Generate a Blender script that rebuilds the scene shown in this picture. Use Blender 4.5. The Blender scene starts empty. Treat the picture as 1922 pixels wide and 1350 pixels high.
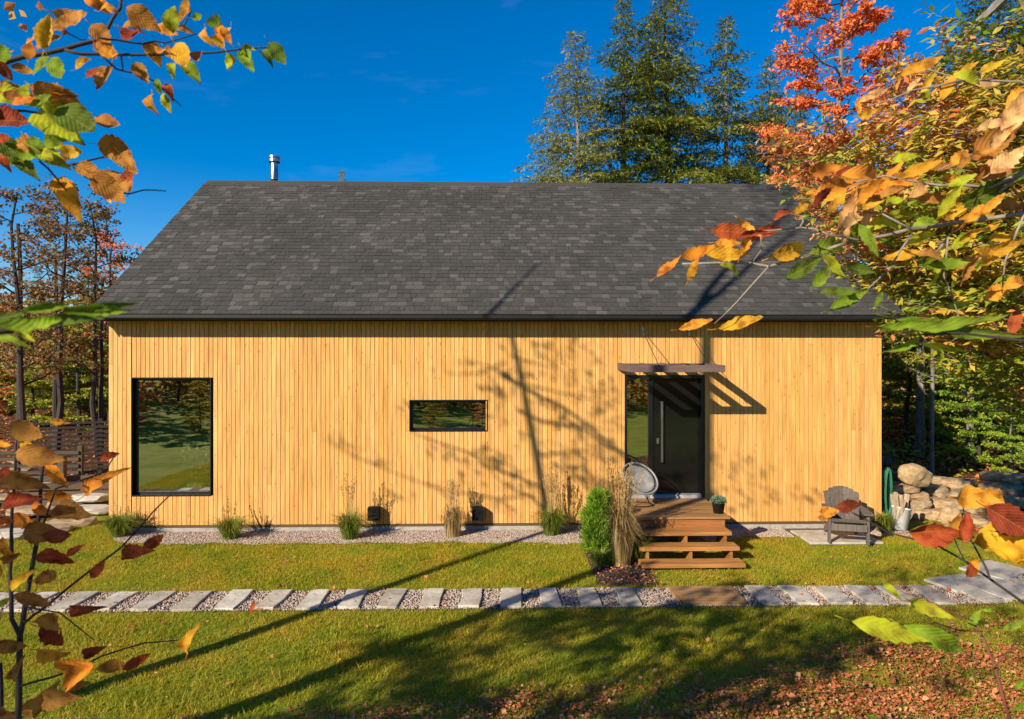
import bpy, bmesh, math, random
import numpy as np
from mathutils import Vector, Matrix, Euler, noise
from math import pi, sin, cos, radians, sqrt, atan2

# ------------------------------------------------------------------ camera, light, exposure
S = bpy.context.scene
COL = S.collection
F, CX, CY, DIST, CAMZ, YAW = 1282.0, 983.0, 672.0, 11.8, 2.86, radians(1.47)
cam_d = bpy.data.cameras.new('camera'); cam = bpy.data.objects.new('camera', cam_d); COL.objects.link(cam)
cam.location = (0, -DIST, CAMZ); cam.rotation_euler = (pi/2, 0, -YAW)
cam_d.sensor_width = 36; cam_d.lens = F*36/1922
cam_d.shift_x = (961-CX)/1922; cam_d.shift_y = (CY-675)/1922
cam_d.clip_start = 0.05; cam_d.clip_end = 3000
cam_d.dof.use_dof = True; cam_d.dof.focus_distance = 11.5; cam_d.dof.aperture_fstop = 9
S.camera = cam
SX, SY, SZ = 0.98, 1.0, 0.69            # the way the sunlight travels: right, away, down
world = bpy.data.worlds.new('World'); S.world = world; world.use_nodes = True
wn, wl = world.node_tree.nodes, world.node_tree.links
bgn = wn['Background']
sky = wn.new('ShaderNodeTexSky'); sky.sky_type = 'NISHITA'; sky.sun_disc = False
sky.sun_elevation = math.atan2(SZ, sqrt(SX*SX+SY*SY)); sky.sun_rotation = radians(180)+math.atan2(SX, SY)
sky.altitude = 600; sky.air_density = 1.0; sky.dust_density = 0.05; sky.ozone_density = 4.0
SKY_STRENGTH, SUN_STRENGTH, EXPOSURE = 0.095, 5.0, 0.70
hs = wn.new('ShaderNodeHueSaturation'); hs.inputs['Saturation'].default_value = 1.44; hs.inputs['Hue'].default_value = 0.504
wl.new(sky.outputs[0], hs.inputs['Color'])
# faint high wisps of cloud
tc = wn.new('ShaderNodeTexCoord'); mp = wn.new('ShaderNodeMapping'); mp.inputs['Scale'].default_value = (1.2, 1.2, 4.5)
no = wn.new('ShaderNodeTexNoise'); no.inputs['Scale'].default_value = 1.7; no.inputs['Detail'].default_value = 7; no.inputs['Roughness'].default_value = .62
no.inputs['Distortion'].default_value = 0.6
rp = wn.new('ShaderNodeValToRGB'); rp.color_ramp.elements[0].position = .56; rp.color_ramp.elements[1].position = .80
rp.color_ramp.elements[1].color = (.22, .22, .22, 1)
mx = wn.new('ShaderNodeMixRGB'); mx.inputs[2].default_value = (2.2, 3.2, 6.0, 1)
wl.new(tc.outputs['Generated'], mp.inputs[0]); wl.new(mp.outputs[0], no.inputs['Vector']); wl.new(no.outputs[0], rp.inputs[0])
wl.new(rp.outputs[0], mx.inputs[0]); wl.new(hs.outputs[0], mx.inputs[1]); wl.new(mx.outputs[0], bgn.inputs[0])
bgn.inputs[1].default_value = SKY_STRENGTH
sun_d = bpy.data.lights.new('sun', 'SUN'); sun_d.energy = SUN_STRENGTH; sun_d.angle = radians(.53); sun_d.color = (1, .90, .74)
sun = bpy.data.objects.new('sun', sun_d); COL.objects.link(sun)
sun.rotation_euler = Vector((SX, SY, -SZ)).to_track_quat('-Z', 'Y').to_euler(); sun.location = (-20, -25, 20)
S.view_settings.view_transform = 'Standard'; S.view_settings.look = 'None'
S.view_settings.exposure = EXPOSURE; S.view_settings.gamma = 1; S.view_settings.use_curve_mapping = False
S.render.engine = 'CYCLES'
S.cycles.max_bounces = 8; S.cycles.diffuse_bounces = 3; S.cycles.glossy_bounces = 3; S.cycles.transmission_bounces = 4
S.cycles.transparent_max_bounces = 8; S.cycles.caustics_reflective = False; S.cycles.caustics_refractive = False

# ------------------------------------------------------------------ surveying helpers (photo measurements -> places)
fw = Vector((sin(YAW), cos(YAW), 0)); rt = Vector((cos(YAW), -sin(YAW), 0)); CAM = Vector((0, -DIST, CAMZ))
def ray(px, py): return fw + rt*((px-CX)/F) + Vector((0, 0, (CY-py)/F))
def atY(px, py, Y): r = ray(px, py); return CAM + r*((Y+DIST)/r.y)
def atZ(px, py, Z): r = ray(px, py); return CAM + r*((Z-CAMZ)/r.z)
def atD(px, py, D): return CAM + ray(px, py)*D
GZ = -0.12

# ------------------------------------------------------------------ object helpers
def tag(o, label=None, cat=None, group=None, kind=None):
    if label: o['label'] = label
    if cat: o['category'] = cat
    if group: o['group'] = group
    if kind: o['kind'] = kind
    return o
def empty(name, loc=(0, 0, 0), rz=0):
    o = bpy.data.objects.new(name, None); o.empty_display_size = .2; COL.objects.link(o)
    o.location = loc; o.rotation_euler = (0, 0, rz); return o
def link(name, me, mat=None, parent=None, loc=None, rot=None, scale=None):
    o = bpy.data.objects.new(name, me); COL.objects.link(o)
    if mat is not None and not me.materials: me.materials.append(mat)
    if parent: o.parent = parent
    if loc is not None: o.location = loc
    if rot is not None: o.rotation_euler = rot
    if scale is not None: o.scale = scale
    return o
def relink(o, mat):
    o.material_slots[0].link = 'OBJECT'; o.material_slots[0].material = mat
def copy_tree(o, parent=None):
    c = o.copy(); COL.objects.link(c); c.parent = parent
    for ch in list(o.children): copy_tree(ch, c)
    return c
def npmesh(name, V, Fc, smooth=False):
    V = np.asarray(V, dtype=np.float32).reshape(-1, 3); Fc = np.asarray(Fc, dtype=np.int32)
    me = bpy.data.meshes.new(name); n = Fc.shape[1]
    me.vertices.add(len(V)); me.vertices.foreach_set('co', V.ravel())
    me.loops.add(Fc.size); me.loops.foreach_set('vertex_index', Fc.ravel())
    me.polygons.add(len(Fc)); me.polygons.foreach_set('loop_start', np.arange(0, Fc.size, n, dtype=np.int32))
    me.polygons.foreach_set('loop_total', np.full(len(Fc), n, dtype=np.int32))
    if smooth: me.polygons.foreach_set('use_smooth', np.ones(len(Fc), dtype=bool))
    me.update(calc_edges=True); return me
class MB:
    def __init__(s): s.v = []; s.f = []; s.smooth = False
    def box(s, x0, x1, y0, y1, z0, z1, m=None):
        b = len(s.v); P = [(x, y, z) for z in (z0, z1) for y in (y0, y1) for x in (x0, x1)]
        if m is not None: P = [tuple(m @ Vector(p)) for p in P]
        s.v += P; s.f += [tuple(b+i for i in q) for q in ((0, 2, 3, 1), (4, 5, 7, 6), (0, 1, 5, 4), (2, 6, 7, 3), (0, 4, 6, 2), (1, 3, 7, 5))]
        return s
    def poly(s, pts): b = len(s.v); s.v += [tuple(p) for p in pts]; s.f.append(tuple(range(b, b+len(pts)))); return s
    def prism(s, poly, axis, a0, a1):
        # poly: 2D points; axis 'x' extrudes along x with (y,z) points, 'y' with (x,z), 'z' with (x,y)
        def mk(p, a): return (a, p[0], p[1]) if axis == 'x' else ((p[0], a, p[1]) if axis == 'y' else (p[0], p[1], a))
        b = len(s.v); n = len(poly); s.v += [mk(p, a0) for p in poly]+[mk(p, a1) for p in poly]
        s.f += [tuple(b+i for i in range(n))[::-1], tuple(b+n+i for i in range(n))]
        s.f += [(b+i, b+(i+1) % n, b+n+(i+1) % n, b+n+i) for i in range(n)]; return s
    def tube(s, pts, rad, n=6, cap=True):
        pts = [Vector(p) for p in pts]
        if len(pts) < 2: return s
        if not hasattr(rad, '__len__'): rad = [rad]*len(pts)
        b = len(s.v); up = None
        for i, p in enumerate(pts):
            d = (pts[min(i+1, len(pts)-1)]-pts[max(i-1, 0)])
            d = d.normalized() if d.length > 1e-9 else Vector((0, 0, 1))
            if up is None:
                up = d.orthogonal().normalized()
            else:
                up = (up-d*up.dot(d)); up = up.normalized() if up.length > 1e-6 else d.orthogonal().normalized()
            w = d.cross(up)
            for k in range(n):
                a = 2*pi*k/n; s.v.append(tuple(p+(up*cos(a)+w*sin(a))*rad[i]))
        for i in range(len(pts)-1):
            for k in range(n):
                s.f.append((b+i*n+k, b+i*n+(k+1) % n, b+(i+1)*n+(k+1) % n, b+(i+1)*n+k))
        if cap:
            s.f.append(tuple(b+k for k in range(n))[::-1]); e = b+(len(pts)-1)*n; s.f.append(tuple(e+k for k in range(n)))
        return s
    def lathe(s, prof, n=20, c=(0, 0, 0)):
        b = len(s.v)
        for r, z in prof:
            for k in range(n): s.v.append((c[0]+r*cos(2*pi*k/n), c[1]+r*sin(2*pi*k/n), c[2]+z))
        for i in range(len(prof)-1):
            for k in range(n): s.f.append((b+i*n+k, b+i*n+(k+1) % n, b+(i+1)*n+(k+1) % n, b+(i+1)*n+k))
        return s
    def mesh(s, name='m'):
        me = bpy.data.meshes.new(name); me.from_pydata(s.v, [], s.f)
        if s.smooth: me.polygons.foreach_set('use_smooth', [True]*len(me.polygons))
        me.update(); return me
    def build(s, name, mat, parent=None, bevel=0, **k):
        o = link(name, s.mesh(name), mat, parent, **k)
        if bevel:
            md = o.modifiers.new('bevel', 'BEVEL'); md.width = bevel; md.segments = 2; md.limit_method = 'ANGLE'
        return o

# ------------------------------------------------------------------ materials
def nt(name):
    m = bpy.data.materials.new(name); m.use_nodes = True
    n, l = m.node_tree.nodes, m.node_tree.links
    return m, n, l, n['Principled BSDF']
def ramp(n, cols, pos=None, interp='LINEAR'):
    r = n.new('ShaderNodeValToRGB'); e = r.color_ramp.elements; r.color_ramp.interpolation = interp
    k = len(cols)
    for i, c in enumerate(cols):
        p = pos[i] if pos else i/max(1, k-1)
        if i < 2: e[i].position = p
        else: e.new(p)
    for i, c in enumerate(cols):
        e[i].color = (*c, 1)
    return r
def M(name, c1, c2=None, scale=6, rough=.7, bump=0, detail=5, stretch=(1, 1, 1), metal=0, spec=.4, bscale=None, coord='Object', coat=0, vary=False):
    m, n, l, b = nt(name); b.inputs['Roughness'].default_value = rough; b.inputs['Metallic'].default_value = metal
    b.inputs['Specular IOR Level'].default_value = spec; b.inputs['Coat Weight'].default_value = coat
    t = n.new('ShaderNodeTexCoord'); mp = n.new('ShaderNodeMapping'); mp.inputs['Scale'].default_value = stretch
    l.new(t.outputs[coord], mp.inputs[0])
    if c2:
        no = n.new('ShaderNodeTexNoise'); no.inputs['Scale'].default_value = scale; no.inputs['Detail'].default_value = detail
        no.inputs['Roughness'].default_value = .65
        l.new(mp.outputs[0], no.inputs['Vector'])
        r = ramp(n, [c1, c2], [.35, .65]); l.new(no.outputs[0], r.inputs[0]); l.new(r.outputs[0], b.inputs['Base Color'])
        if vary:
            oi = n.new('ShaderNodeObjectInfo'); rv = ramp(n, [(.66, .64, .60), (1, 1, 1), (.84, .80, .76)]); l.new(oi.outputs['Random'], rv.inputs[0]); mv = n.new('ShaderNodeMixRGB'); mv.blend_type = 'MULTIPLY'; mv.inputs[0].default_value = 1
            av = n.new('ShaderNodeVectorMath'); av.operation = 'ADD'; sv = n.new('ShaderNodeMath'); sv.operation = 'MULTIPLY'; sv.inputs[1].default_value = 37; l.new(oi.outputs['Random'], sv.inputs[0]); l.new(mp.outputs[0], av.inputs[0]); l.new(sv.outputs[0], av.inputs[1]); l.new(av.outputs[0], no.inputs['Vector'])
            l.new(r.outputs[0], mv.inputs[1]); l.new(rv.outputs[0], mv.inputs[2]); l.new(mv.outputs[0], b.inputs['Base Color'])
    else: b.inputs['Base Color'].default_value = (*c1, 1)
    if bump:
        nb = n.new('ShaderNodeTexNoise'); nb.inputs['Scale'].default_value = bscale or scale*4; nb.inputs['Detail'].default_value = 6
        l.new(mp.outputs[0], nb.inputs['Vector'])
        bp = n.new('ShaderNodeBump'); bp.inputs['Strength'].default_value = bump; bp.inputs['Distance'].default_value = .02
        l.new(nb.outputs[0], bp.inputs['Height']); l.new(bp.outputs[0], b.inputs['Normal'])
    return m
def wood_mat(name, tones, along=2, rough=.6, knots=True, dark=.55, grain=1.0):
    """planed boards: each object its own tone, grain along one axis, small dark knots"""
    m, n, l, b = nt(name); b.inputs['Roughness'].default_value = rough; b.inputs['Specular IOR Level'].default_value = .3
    oi = n.new('ShaderNodeObjectInfo'); t = n.new('ShaderNodeTexCoord'); mp = n.new('ShaderNodeMapping')
    sc = [26*grain]*3; sc[along] = 1.1; mp.inputs['Scale'].default_value = sc
    ad = n.new('ShaderNodeVectorMath'); ad.operation = 'ADD'
    mu = n.new('ShaderNodeMath'); mu.operation = 'MULTIPLY'; mu.inputs[1].default_value = 137.0
    l.new(oi.outputs['Random'], mu.inputs[0]); l.new(t.outputs['Object'], mp.inputs[0]); l.new(mp.outputs[0], ad.inputs[0]); l.new(mu.outputs[0], ad.inputs[1])
    no = n.new('ShaderNodeTexNoise'); no.inputs['Scale'].default_value = 1.6; no.inputs['Detail'].default_value = 6; no.inputs['Roughness'].default_value = .62
    l.new(ad.outputs[0], no.inputs['Vector'])
    r = ramp(n, tones); l.new(oi.outputs['Random'], r.inputs[0])
    gr = ramp(n, [(dark,)*3, (1.08, 1.08, 1.08)], [.30, .62]); l.new(no.outputs[0], gr.inputs[0])
    mxn = n.new('ShaderNodeMixRGB'); mxn.blend_type = 'MULTIPLY'; mxn.inputs[0].default_value = .8
    l.new(r.outputs[0], mxn.inputs[1]); l.new(gr.outputs[0], mxn.inputs[2]); out = mxn.outputs[0]
    # slow change along the board, then knots
    n2 = n.new('ShaderNodeTexNoise'); n2.inputs['Scale'].default_value = .9; n2.inputs['Detail'].default_value = 3
    a2 = n.new('ShaderNodeVectorMath'); a2.operation = 'ADD'; l.new(t.outputs['Object'], a2.inputs[0]); l.new(mu.outputs[0], a2.inputs[1]); l.new(a2.outputs[0], n2.inputs['Vector'])
    r2 = ramp(n, [(.80, .74, .66), (1.1, 1.1, 1.08)], [.3, .7]); l.new(n2.outputs[0], r2.inputs[0])
    m2 = n.new('ShaderNodeMixRGB'); m2.blend_type = 'MULTIPLY'; m2.inputs[0].default_value = .7; l.new(out, m2.inputs[1]); l.new(r2.outputs[0], m2.inputs[2]); out = m2.outputs[0]
    if knots:
        mk = n.new('ShaderNodeMapping'); s2 = [14.0]*3; s2[along] = 4.2; mk.inputs['Scale'].default_value = s2
        l.new(t.outputs['Object'], mk.inputs[0]); a3 = n.new('ShaderNodeVectorMath'); a3.operation = 'ADD'; l.new(mk.outputs[0], a3.inputs[0]); l.new(mu.outputs[0], a3.inputs[1])
        vo = n.new('ShaderNodeTexVoronoi'); vo.inputs['Scale'].default_value = 1.0; l.new(a3.outputs[0], vo.inputs['Vector'])
        rk = ramp(n, [(.34, .18, .08), (.78, .62, .45), (1, 1, 1)], [.05, .09, .15]); l.new(vo.outputs['Distance'], rk.inputs[0])
        m3 = n.new('ShaderNodeMixRGB'); m3.blend_type = 'MULTIPLY'; m3.inputs[0].default_value = .75; l.new(out, m3.inputs[1]); l.new(rk.outputs[0], m3.inputs[2]); out = m3.outputs[0]
    l.new(out, b.inputs['Base Color'])
    bp = n.new('ShaderNodeBump'); bp.inputs['Strength'].default_value = .25; bp.inputs['Distance'].default_value = .003
    l.new(no.outputs[0], bp.inputs['Height']); l.new(bp.outputs[0], b.inputs['Normal'])
    return m
def leaf_mat(name, cols, trans=.35, rough=.55, rnd='island', big=False, spec=.25, patchy=None):
    m, n, l, b = nt(name); b.inputs['Roughness'].default_value = rough; b.inputs['Specular IOR Level'].default_value = spec
    r = ramp(n, cols)
    if rnd == 'island':
        g = n.new('ShaderNodeNewGeometry'); oi = n.new('ShaderNodeObjectInfo')
        a = n.new('ShaderNodeMath'); a.operation = 'MULTIPLY_ADD'; a.inputs[1].default_value = .72
        c = n.new('ShaderNodeMath'); c.operation = 'MULTIPLY'; c.inputs[1].default_value = .28
        l.new(oi.outputs['Random'], c.inputs[0]); l.new(g.outputs['Random Per Island'], a.inputs[0]); l.new(c.outputs[0], a.inputs[2]); l.new(a.outputs[0], r.inputs[0])
    else:
        oi = n.new('ShaderNodeObjectInfo'); l.new(oi.outputs['Random'], r.inputs[0])
    col = r.outputs[0]
    if patchy:
        gp_ = n.new('ShaderNodeNewGeometry'); pn = n.new('ShaderNodeTexNoise'); pn.inputs['Scale'].default_value = 1.3; pn.inputs['Detail'].default_value = 5; pn.inputs['Roughness'].default_value = .65
        l.new(gp_.outputs['Position'], pn.inputs['Vector']); pr = ramp(n, patchy, [.36, .5, .64]); l.new(pn.outputs[0], pr.inputs[0])
        pm = n.new('ShaderNodeMixRGB'); pm.blend_type = 'MULTIPLY'; pm.inputs[0].default_value = 1; l.new(col, pm.inputs[1]); l.new(pr.outputs[0], pm.inputs[2]); col = pm.outputs[0]
    if big:   # mottling and veins on leaves seen large (leaf lies along +y, 1 long)
        t = n.new('ShaderNodeTexCoord'); no = n.new('ShaderNodeTexNoise'); no.inputs['Scale'].default_value = 3.2; no.inputs['Detail'].default_value = 7
        a = n.new('ShaderNodeVectorMath'); a.operation = 'ADD'; mu = n.new('ShaderNodeMath'); mu.operation = 'MULTIPLY'; mu.inputs[1].default_value = 51
        l.new(oi.outputs['Random'], mu.inputs[0]); l.new(t.outputs['Object'], a.inputs[0]); l.new(mu.outputs[0], a.inputs[1]); l.new(a.outputs[0], no.inputs['Vector'])
        rr = ramp(n, [(.30, .16, .08), (.85, .78, .65), (1.25, 1.25, 1.0)], [.34, .48, .66]); l.new(no.outputs[0], rr.inputs[0])
        mm = n.new('ShaderNodeMixRGB'); mm.blend_type = 'MULTIPLY'; mm.inputs[0].default_value = .75; l.new(col, mm.inputs[1]); l.new(rr.outputs[0], mm.inputs[2])
        sp = n.new('ShaderNodeSeparateXYZ'); l.new(t.outputs['Object'], sp.inputs[0])
        ab = n.new('ShaderNodeMath'); ab.operation = 'ABSOLUTE'; l.new(sp.outputs[0], ab.inputs[0])
        f1 = n.new('ShaderNodeMath'); f1.operation = 'MULTIPLY_ADD'; f1.inputs[1].default_value = -1.3; l.new(ab.outputs[0], f1.inputs[0]); l.new(sp.outputs[1], f1.inputs[2])
        f2 = n.new('ShaderNodeMath'); f2.operation = 'MULTIPLY'; f2.inputs[1].default_value = 9.0; l.new(f1.outputs[0], f2.inputs[0])
        f3 = n.new('ShaderNodeMath'); f3.operation = 'PINGPONG'; f3.inputs[1].default_value = .5; l.new(f2.outputs[0], f3.inputs[0])
        f4 = n.new('ShaderNodeMath'); f4.operation = 'LESS_THAN'; f4.inputs[1].default_value = .05; l.new(f3.outputs[0], f4.inputs[0])
        f5 = n.new('ShaderNodeMath'); f5.operation = 'LESS_THAN'; f5.inputs[1].default_value = .012; l.new(ab.outputs[0], f5.inputs[0])
        f6 = n.new('ShaderNodeMath'); f6.operation = 'MAXIMUM'; l.new(f4.outputs[0], f6.inputs[0]); l.new(f5.outputs[0], f6.inputs[1])
        f7 = n.new('ShaderNodeMath'); f7.operation = 'MULTIPLY'; f7.inputs[1].default_value = .22; l.new(f6.outputs[0], f7.inputs[0])
        ve = n.new('ShaderNodeMixRGB'); ve.inputs[2].default_value = (.55, .36, .10, 1); l.new(f7.outputs[0], ve.inputs[0]); l.new(mm.outputs[0], ve.inputs[1])
        col = ve.outputs[0]
        bp = n.new('ShaderNodeBump'); bp.inputs['Strength'].default_value = .22; bp.inputs['Distance'].default_value = .01
        l.new(f3.outputs[0], bp.inputs['Height']); l.new(bp.outputs[0], b.inputs['Normal'])
    l.new(col, b.inputs['Base Color'])
    tr = n.new('ShaderNodeBsdfTranslucent'); l.new(col, tr.inputs[0]); ms = n.new('ShaderNodeMixShader'); ms.inputs[0].default_value = trans
    l.new(b.outputs[0], ms.inputs[1]); l.new(tr.outputs[0], ms.inputs[2]); l.new(ms.outputs[0], n['Material Output'].inputs[0])
    return m

MAT = {}
MAT['cedar'] = wood_mat('cedar boards', [(.65, .335, .082), (.70, .37, .10), (.74, .405, .125), (.66, .335, .085), (.75, .42, .14), (.68, .35, .09)])
MAT['deckwood'] = wood_mat('deck wood', [(.28, .14, .055), (.40, .22, .09), (.34, .17, .06), (.44, .25, .11)], along=0, rough=.55, dark=.4)
MAT['stairwood'] = wood_mat('stair wood', [(.38, .16, .045), (.47, .22, .065), (.33, .13, .04)], along=0, rough=.5, dark=.4)
MAT['greywood'] = wood_mat('weathered wood', [(.10, .08, .065), (.14, .115, .095), (.085, .07, .058)], along=2, rough=.8, knots=False, dark=.5)
MAT['canopywood'] = wood_mat('canopy wood', [(.12, .08, .065), (.15, .10, .085)], along=0, rough=.7, knots=False)
MAT['fencewood'] = wood_mat('fence wood', [(.10, .06, .035), (.14, .09, .05), (.07, .05, .035)], along=0, rough=.8)
MAT['black'] = M('black metal', (.006, .006, .007), rough=.35, spec=.5)
MAT['blackmat'] = M('black powder coat', (.004, .004, .0045), rough=.65, spec=.2)
MAT['doorblack'] = M('black door panel', (.005, .006, .0055), (.007, .008, .0075), scale=3, rough=.10, spec=.45)
MAT['gutter'] = M('dark gutter', (.010, .009, .008), (.016, .014, .012), scale=3, rough=.4)
MAT['steel'] = M('brushed steel', (.55, .55, .56), (.38, .38, .40), scale=8, rough=.28, metal=1, stretch=(1, 1, .2))
MAT['galv'] = M('galvanised pipe', (.5, .5, .52), (.30, .31, .34), scale=10, rough=.33, metal=1)
MAT['concrete'] = M('concrete', (.42, .38, .32), (.30, .27, .23), scale=9, rough=.9, bump=.3)
MAT['paver'] = M('path stone', (.66, .60, .49), (.40, .35, .27), scale=4, rough=.85, bump=.5, vary=True)
MAT['slab'] = M('paver slab', (.52, .465, .375), (.33, .29, .235), scale=3, rough=.85, bump=.4)
MAT['rock'] = M('tan rock', (.50, .33, .165), (.24, .155, .08), scale=4, rough=.9, bump=.8, bscale=9)
MAT['rock2'] = M('ochre boulder', (.50, .33, .16), (.30, .20, .10), scale=4, rough=.9, bump=.8, bscale=7)
MAT['rockg'] = M('grey rock', (.42, .30, .165), (.20, .14, .08), scale=4, rough=.9, bump=.8, bscale=8)
MAT['soil'] = M('garden soil', (.06, .042, .03), (.035, .026, .02), scale=12, rough=1, bump=.6)
MAT['gravelbed'] = M('gravel ground', (.16, .11, .085), (.08, .055, .045), scale=60, rough=1, bump=.7)
MAT['bark'] = M('grey bark', (.085, .068, .055), (.04, .032, .027), scale=9, rough=.95, bump=.8, stretch=(3, 3, .6))
MAT['barkpale'] = M('pale bark', (.24, .21, .17), (.10, .085, .07), scale=7, rough=.9, bump=.5, stretch=(2, 2, .8))
MAT['twig'] = M('twig bark', (.045, .03, .025), (.03, .018, .014), scale=20, rough=.8)
MAT['twigpale'] = M('pale twig bark', (.30, .25, .20), (.17, .14, .11), scale=20, rough=.8)
MAT['redstem'] = M('red stem', (.22, .05, .035), (.13, .035, .025), scale=20, rough=.6)
MAT['interior'] = M('interior plaster', (.20, .17, .13), (.17, .145, .11), scale=1, rough=.9)
MAT['interiorfloor'] = M('interior floor', (.12, .07, .035), (.09, .05, .025), scale=3, rough=.4)
MAT['white'] = M('white plastic', (.74, .73, .72), (.66, .65, .64), scale=5, rough=.45)
MAT['wicker'] = M('grey wicker', (.30, .29, .27), (.20, .195, .18), scale=30, rough=.6)
MAT['cloth'] = M('grey cushion cloth', (.26, .245, .225), (.19, .18, .165), scale=14, rough=.95, bump=.3)
MAT['logend'] = M('split firewood', (.46, .34, .21), (.25, .17, .10), scale=9, rough=.9, bump=.6, stretch=(3, 3, .5))
MAT['hose'] = M('green hose', (.03, .17, .08), (.02, .11, .055), scale=8, rough=.4)
MAT['plantbox'] = M('pale pine box', (.50, .36, .16), (.40, .28, .12), scale=5, rough=.7)
MAT['roofdeck'] = M('roof underlay', (.03, .028, .026), rough=.9)
# panes: dim room behind, the garden mirrored in front
def pane_mat():
    m, n, l, b = nt('window glass'); n.remove(b)
    g = n.new('ShaderNodeBsdfGlossy'); g.inputs['Roughness'].default_value = .0; g.inputs[0].default_value = (.9, .95, .9, 1)
    t = n.new('ShaderNodeBsdfTransparent'); t.inputs[0].default_value = (.74, .76, .72, 1)
    lw = n.new('ShaderNodeLayerWeight'); lw.inputs[0].default_value = .5; ms = n.new('ShaderNodeMixShader'); ge = n.new('ShaderNodeNewGeometry')
    pw = n.new('ShaderNodeMath'); pw.operation = 'POWER'; pw.inputs[1].default_value = 4; l.new(lw.outputs['Facing'], pw.inputs[0])
    ma = n.new('ShaderNodeMath'); ma.operation = 'MULTIPLY_ADD'; ma.inputs[1].default_value = .6; ma.inputs[2].default_value = .50; l.new(pw.outputs[0], ma.inputs[0])
    iv = n.new('ShaderNodeMath'); iv.operation = 'SUBTRACT'; iv.inputs[0].default_value = 1; l.new(ge.outputs['Backfacing'], iv.inputs[1])
    fr = n.new('ShaderNodeMath'); fr.operation = 'MULTIPLY'; l.new(ma.outputs[0], fr.inputs[0]); l.new(iv.outputs[0], fr.inputs[1])
    no = n.new('ShaderNodeTexNoise'); no.inputs['Scale'].default_value = 1.2; bp = n.new('ShaderNodeBump'); bp.inputs['Strength'].default_value = .03; bp.inputs['Distance'].default_value = .04
    tcn = n.new('ShaderNodeTexCoord'); l.new(tcn.outputs['Object'], no.inputs['Vector']); l.new(no.outputs[0], bp.inputs['Height']); l.new(bp.outputs[0], g.inputs['Normal'])
    l.new(fr.outputs[0], ms.inputs[0]); l.new(t.outputs[0], ms.inputs[1]); l.new(g.outputs[0], ms.inputs[2]); l.new(ms.outputs[0], n['Material Output'].inputs[0])
    return m
MAT['glass'] = pane_mat()
def shingle_mat():
    m, n, l, b = nt('asphalt shingle'); b.inputs['Roughness'].default_value = .92; b.inputs['Specular IOR Level'].default_value = .2
    g = n.new('ShaderNodeNewGeometry'); oi = n.new('ShaderNodeObjectInfo'); a = n.new('ShaderNodeMath'); a.operation = 'ADD'
    fr = n.new('ShaderNodeMath'); fr.operation = 'FRACT'
    l.new(g.outputs['Random Per Island'], a.inputs[0]); l.new(oi.outputs['Random'], a.inputs[1]); l.new(a.outputs[0], fr.inputs[0])
    r = ramp(n, [(.045, .043, .039), (.055, .052, .047), (.050, .047, .042), (.068, .064, .057), (.092, .087, .078)], [0, .35, .6, .82, 1]); l.new(fr.outputs[0], r.inputs[0])
    t = n.new('ShaderNodeTexCoord'); no = n.new('ShaderNodeTexNoise'); no.inputs['Scale'].default_value = 45; no.inputs['Detail'].default_value = 8; no.inputs['Roughness'].default_value = .8
    n3 = n.new('ShaderNodeTexNoise'); n3.inputs['Scale'].default_value = .8; n3.inputs['Detail'].default_value = 4
    l.new(t.outputs['Object'], no.inputs['Vector']); l.new(g.outputs['Position'], n3.inputs['Vector'])
    r1 = ramp(n, [(.6, .6, .6), (1.45, 1.4, 1.35)], [.35, .65]); r3 = ramp(n, [(.86, .88, .87), (1.1, 1.09, 1.07)], [.35, .65])
    l.new(no.outputs[0], r1.inputs[0]); l.new(n3.outputs[0], r3.inputs[0])
    m1 = n.new('ShaderNodeMixRGB'); m1.blend_type = 'MULTIPLY'; m1.inputs[0].default_value = 1; m2 = n.new('ShaderNodeMixRGB'); m2.blend_type = 'MULTIPLY'; m2.inputs[0].default_value = 1
    l.new(r.outputs[0], m1.inputs[1]); l.new(r1.outputs[0], m1.inputs[2]); l.new(m1.outputs[0], m2.inputs[1]); l.new(r3.outputs[0], m2.inputs[2]); l.new(m2.outputs[0], b.inputs['Base Color'])
    return m
MAT['shingle'] = shingle_mat()
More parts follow.
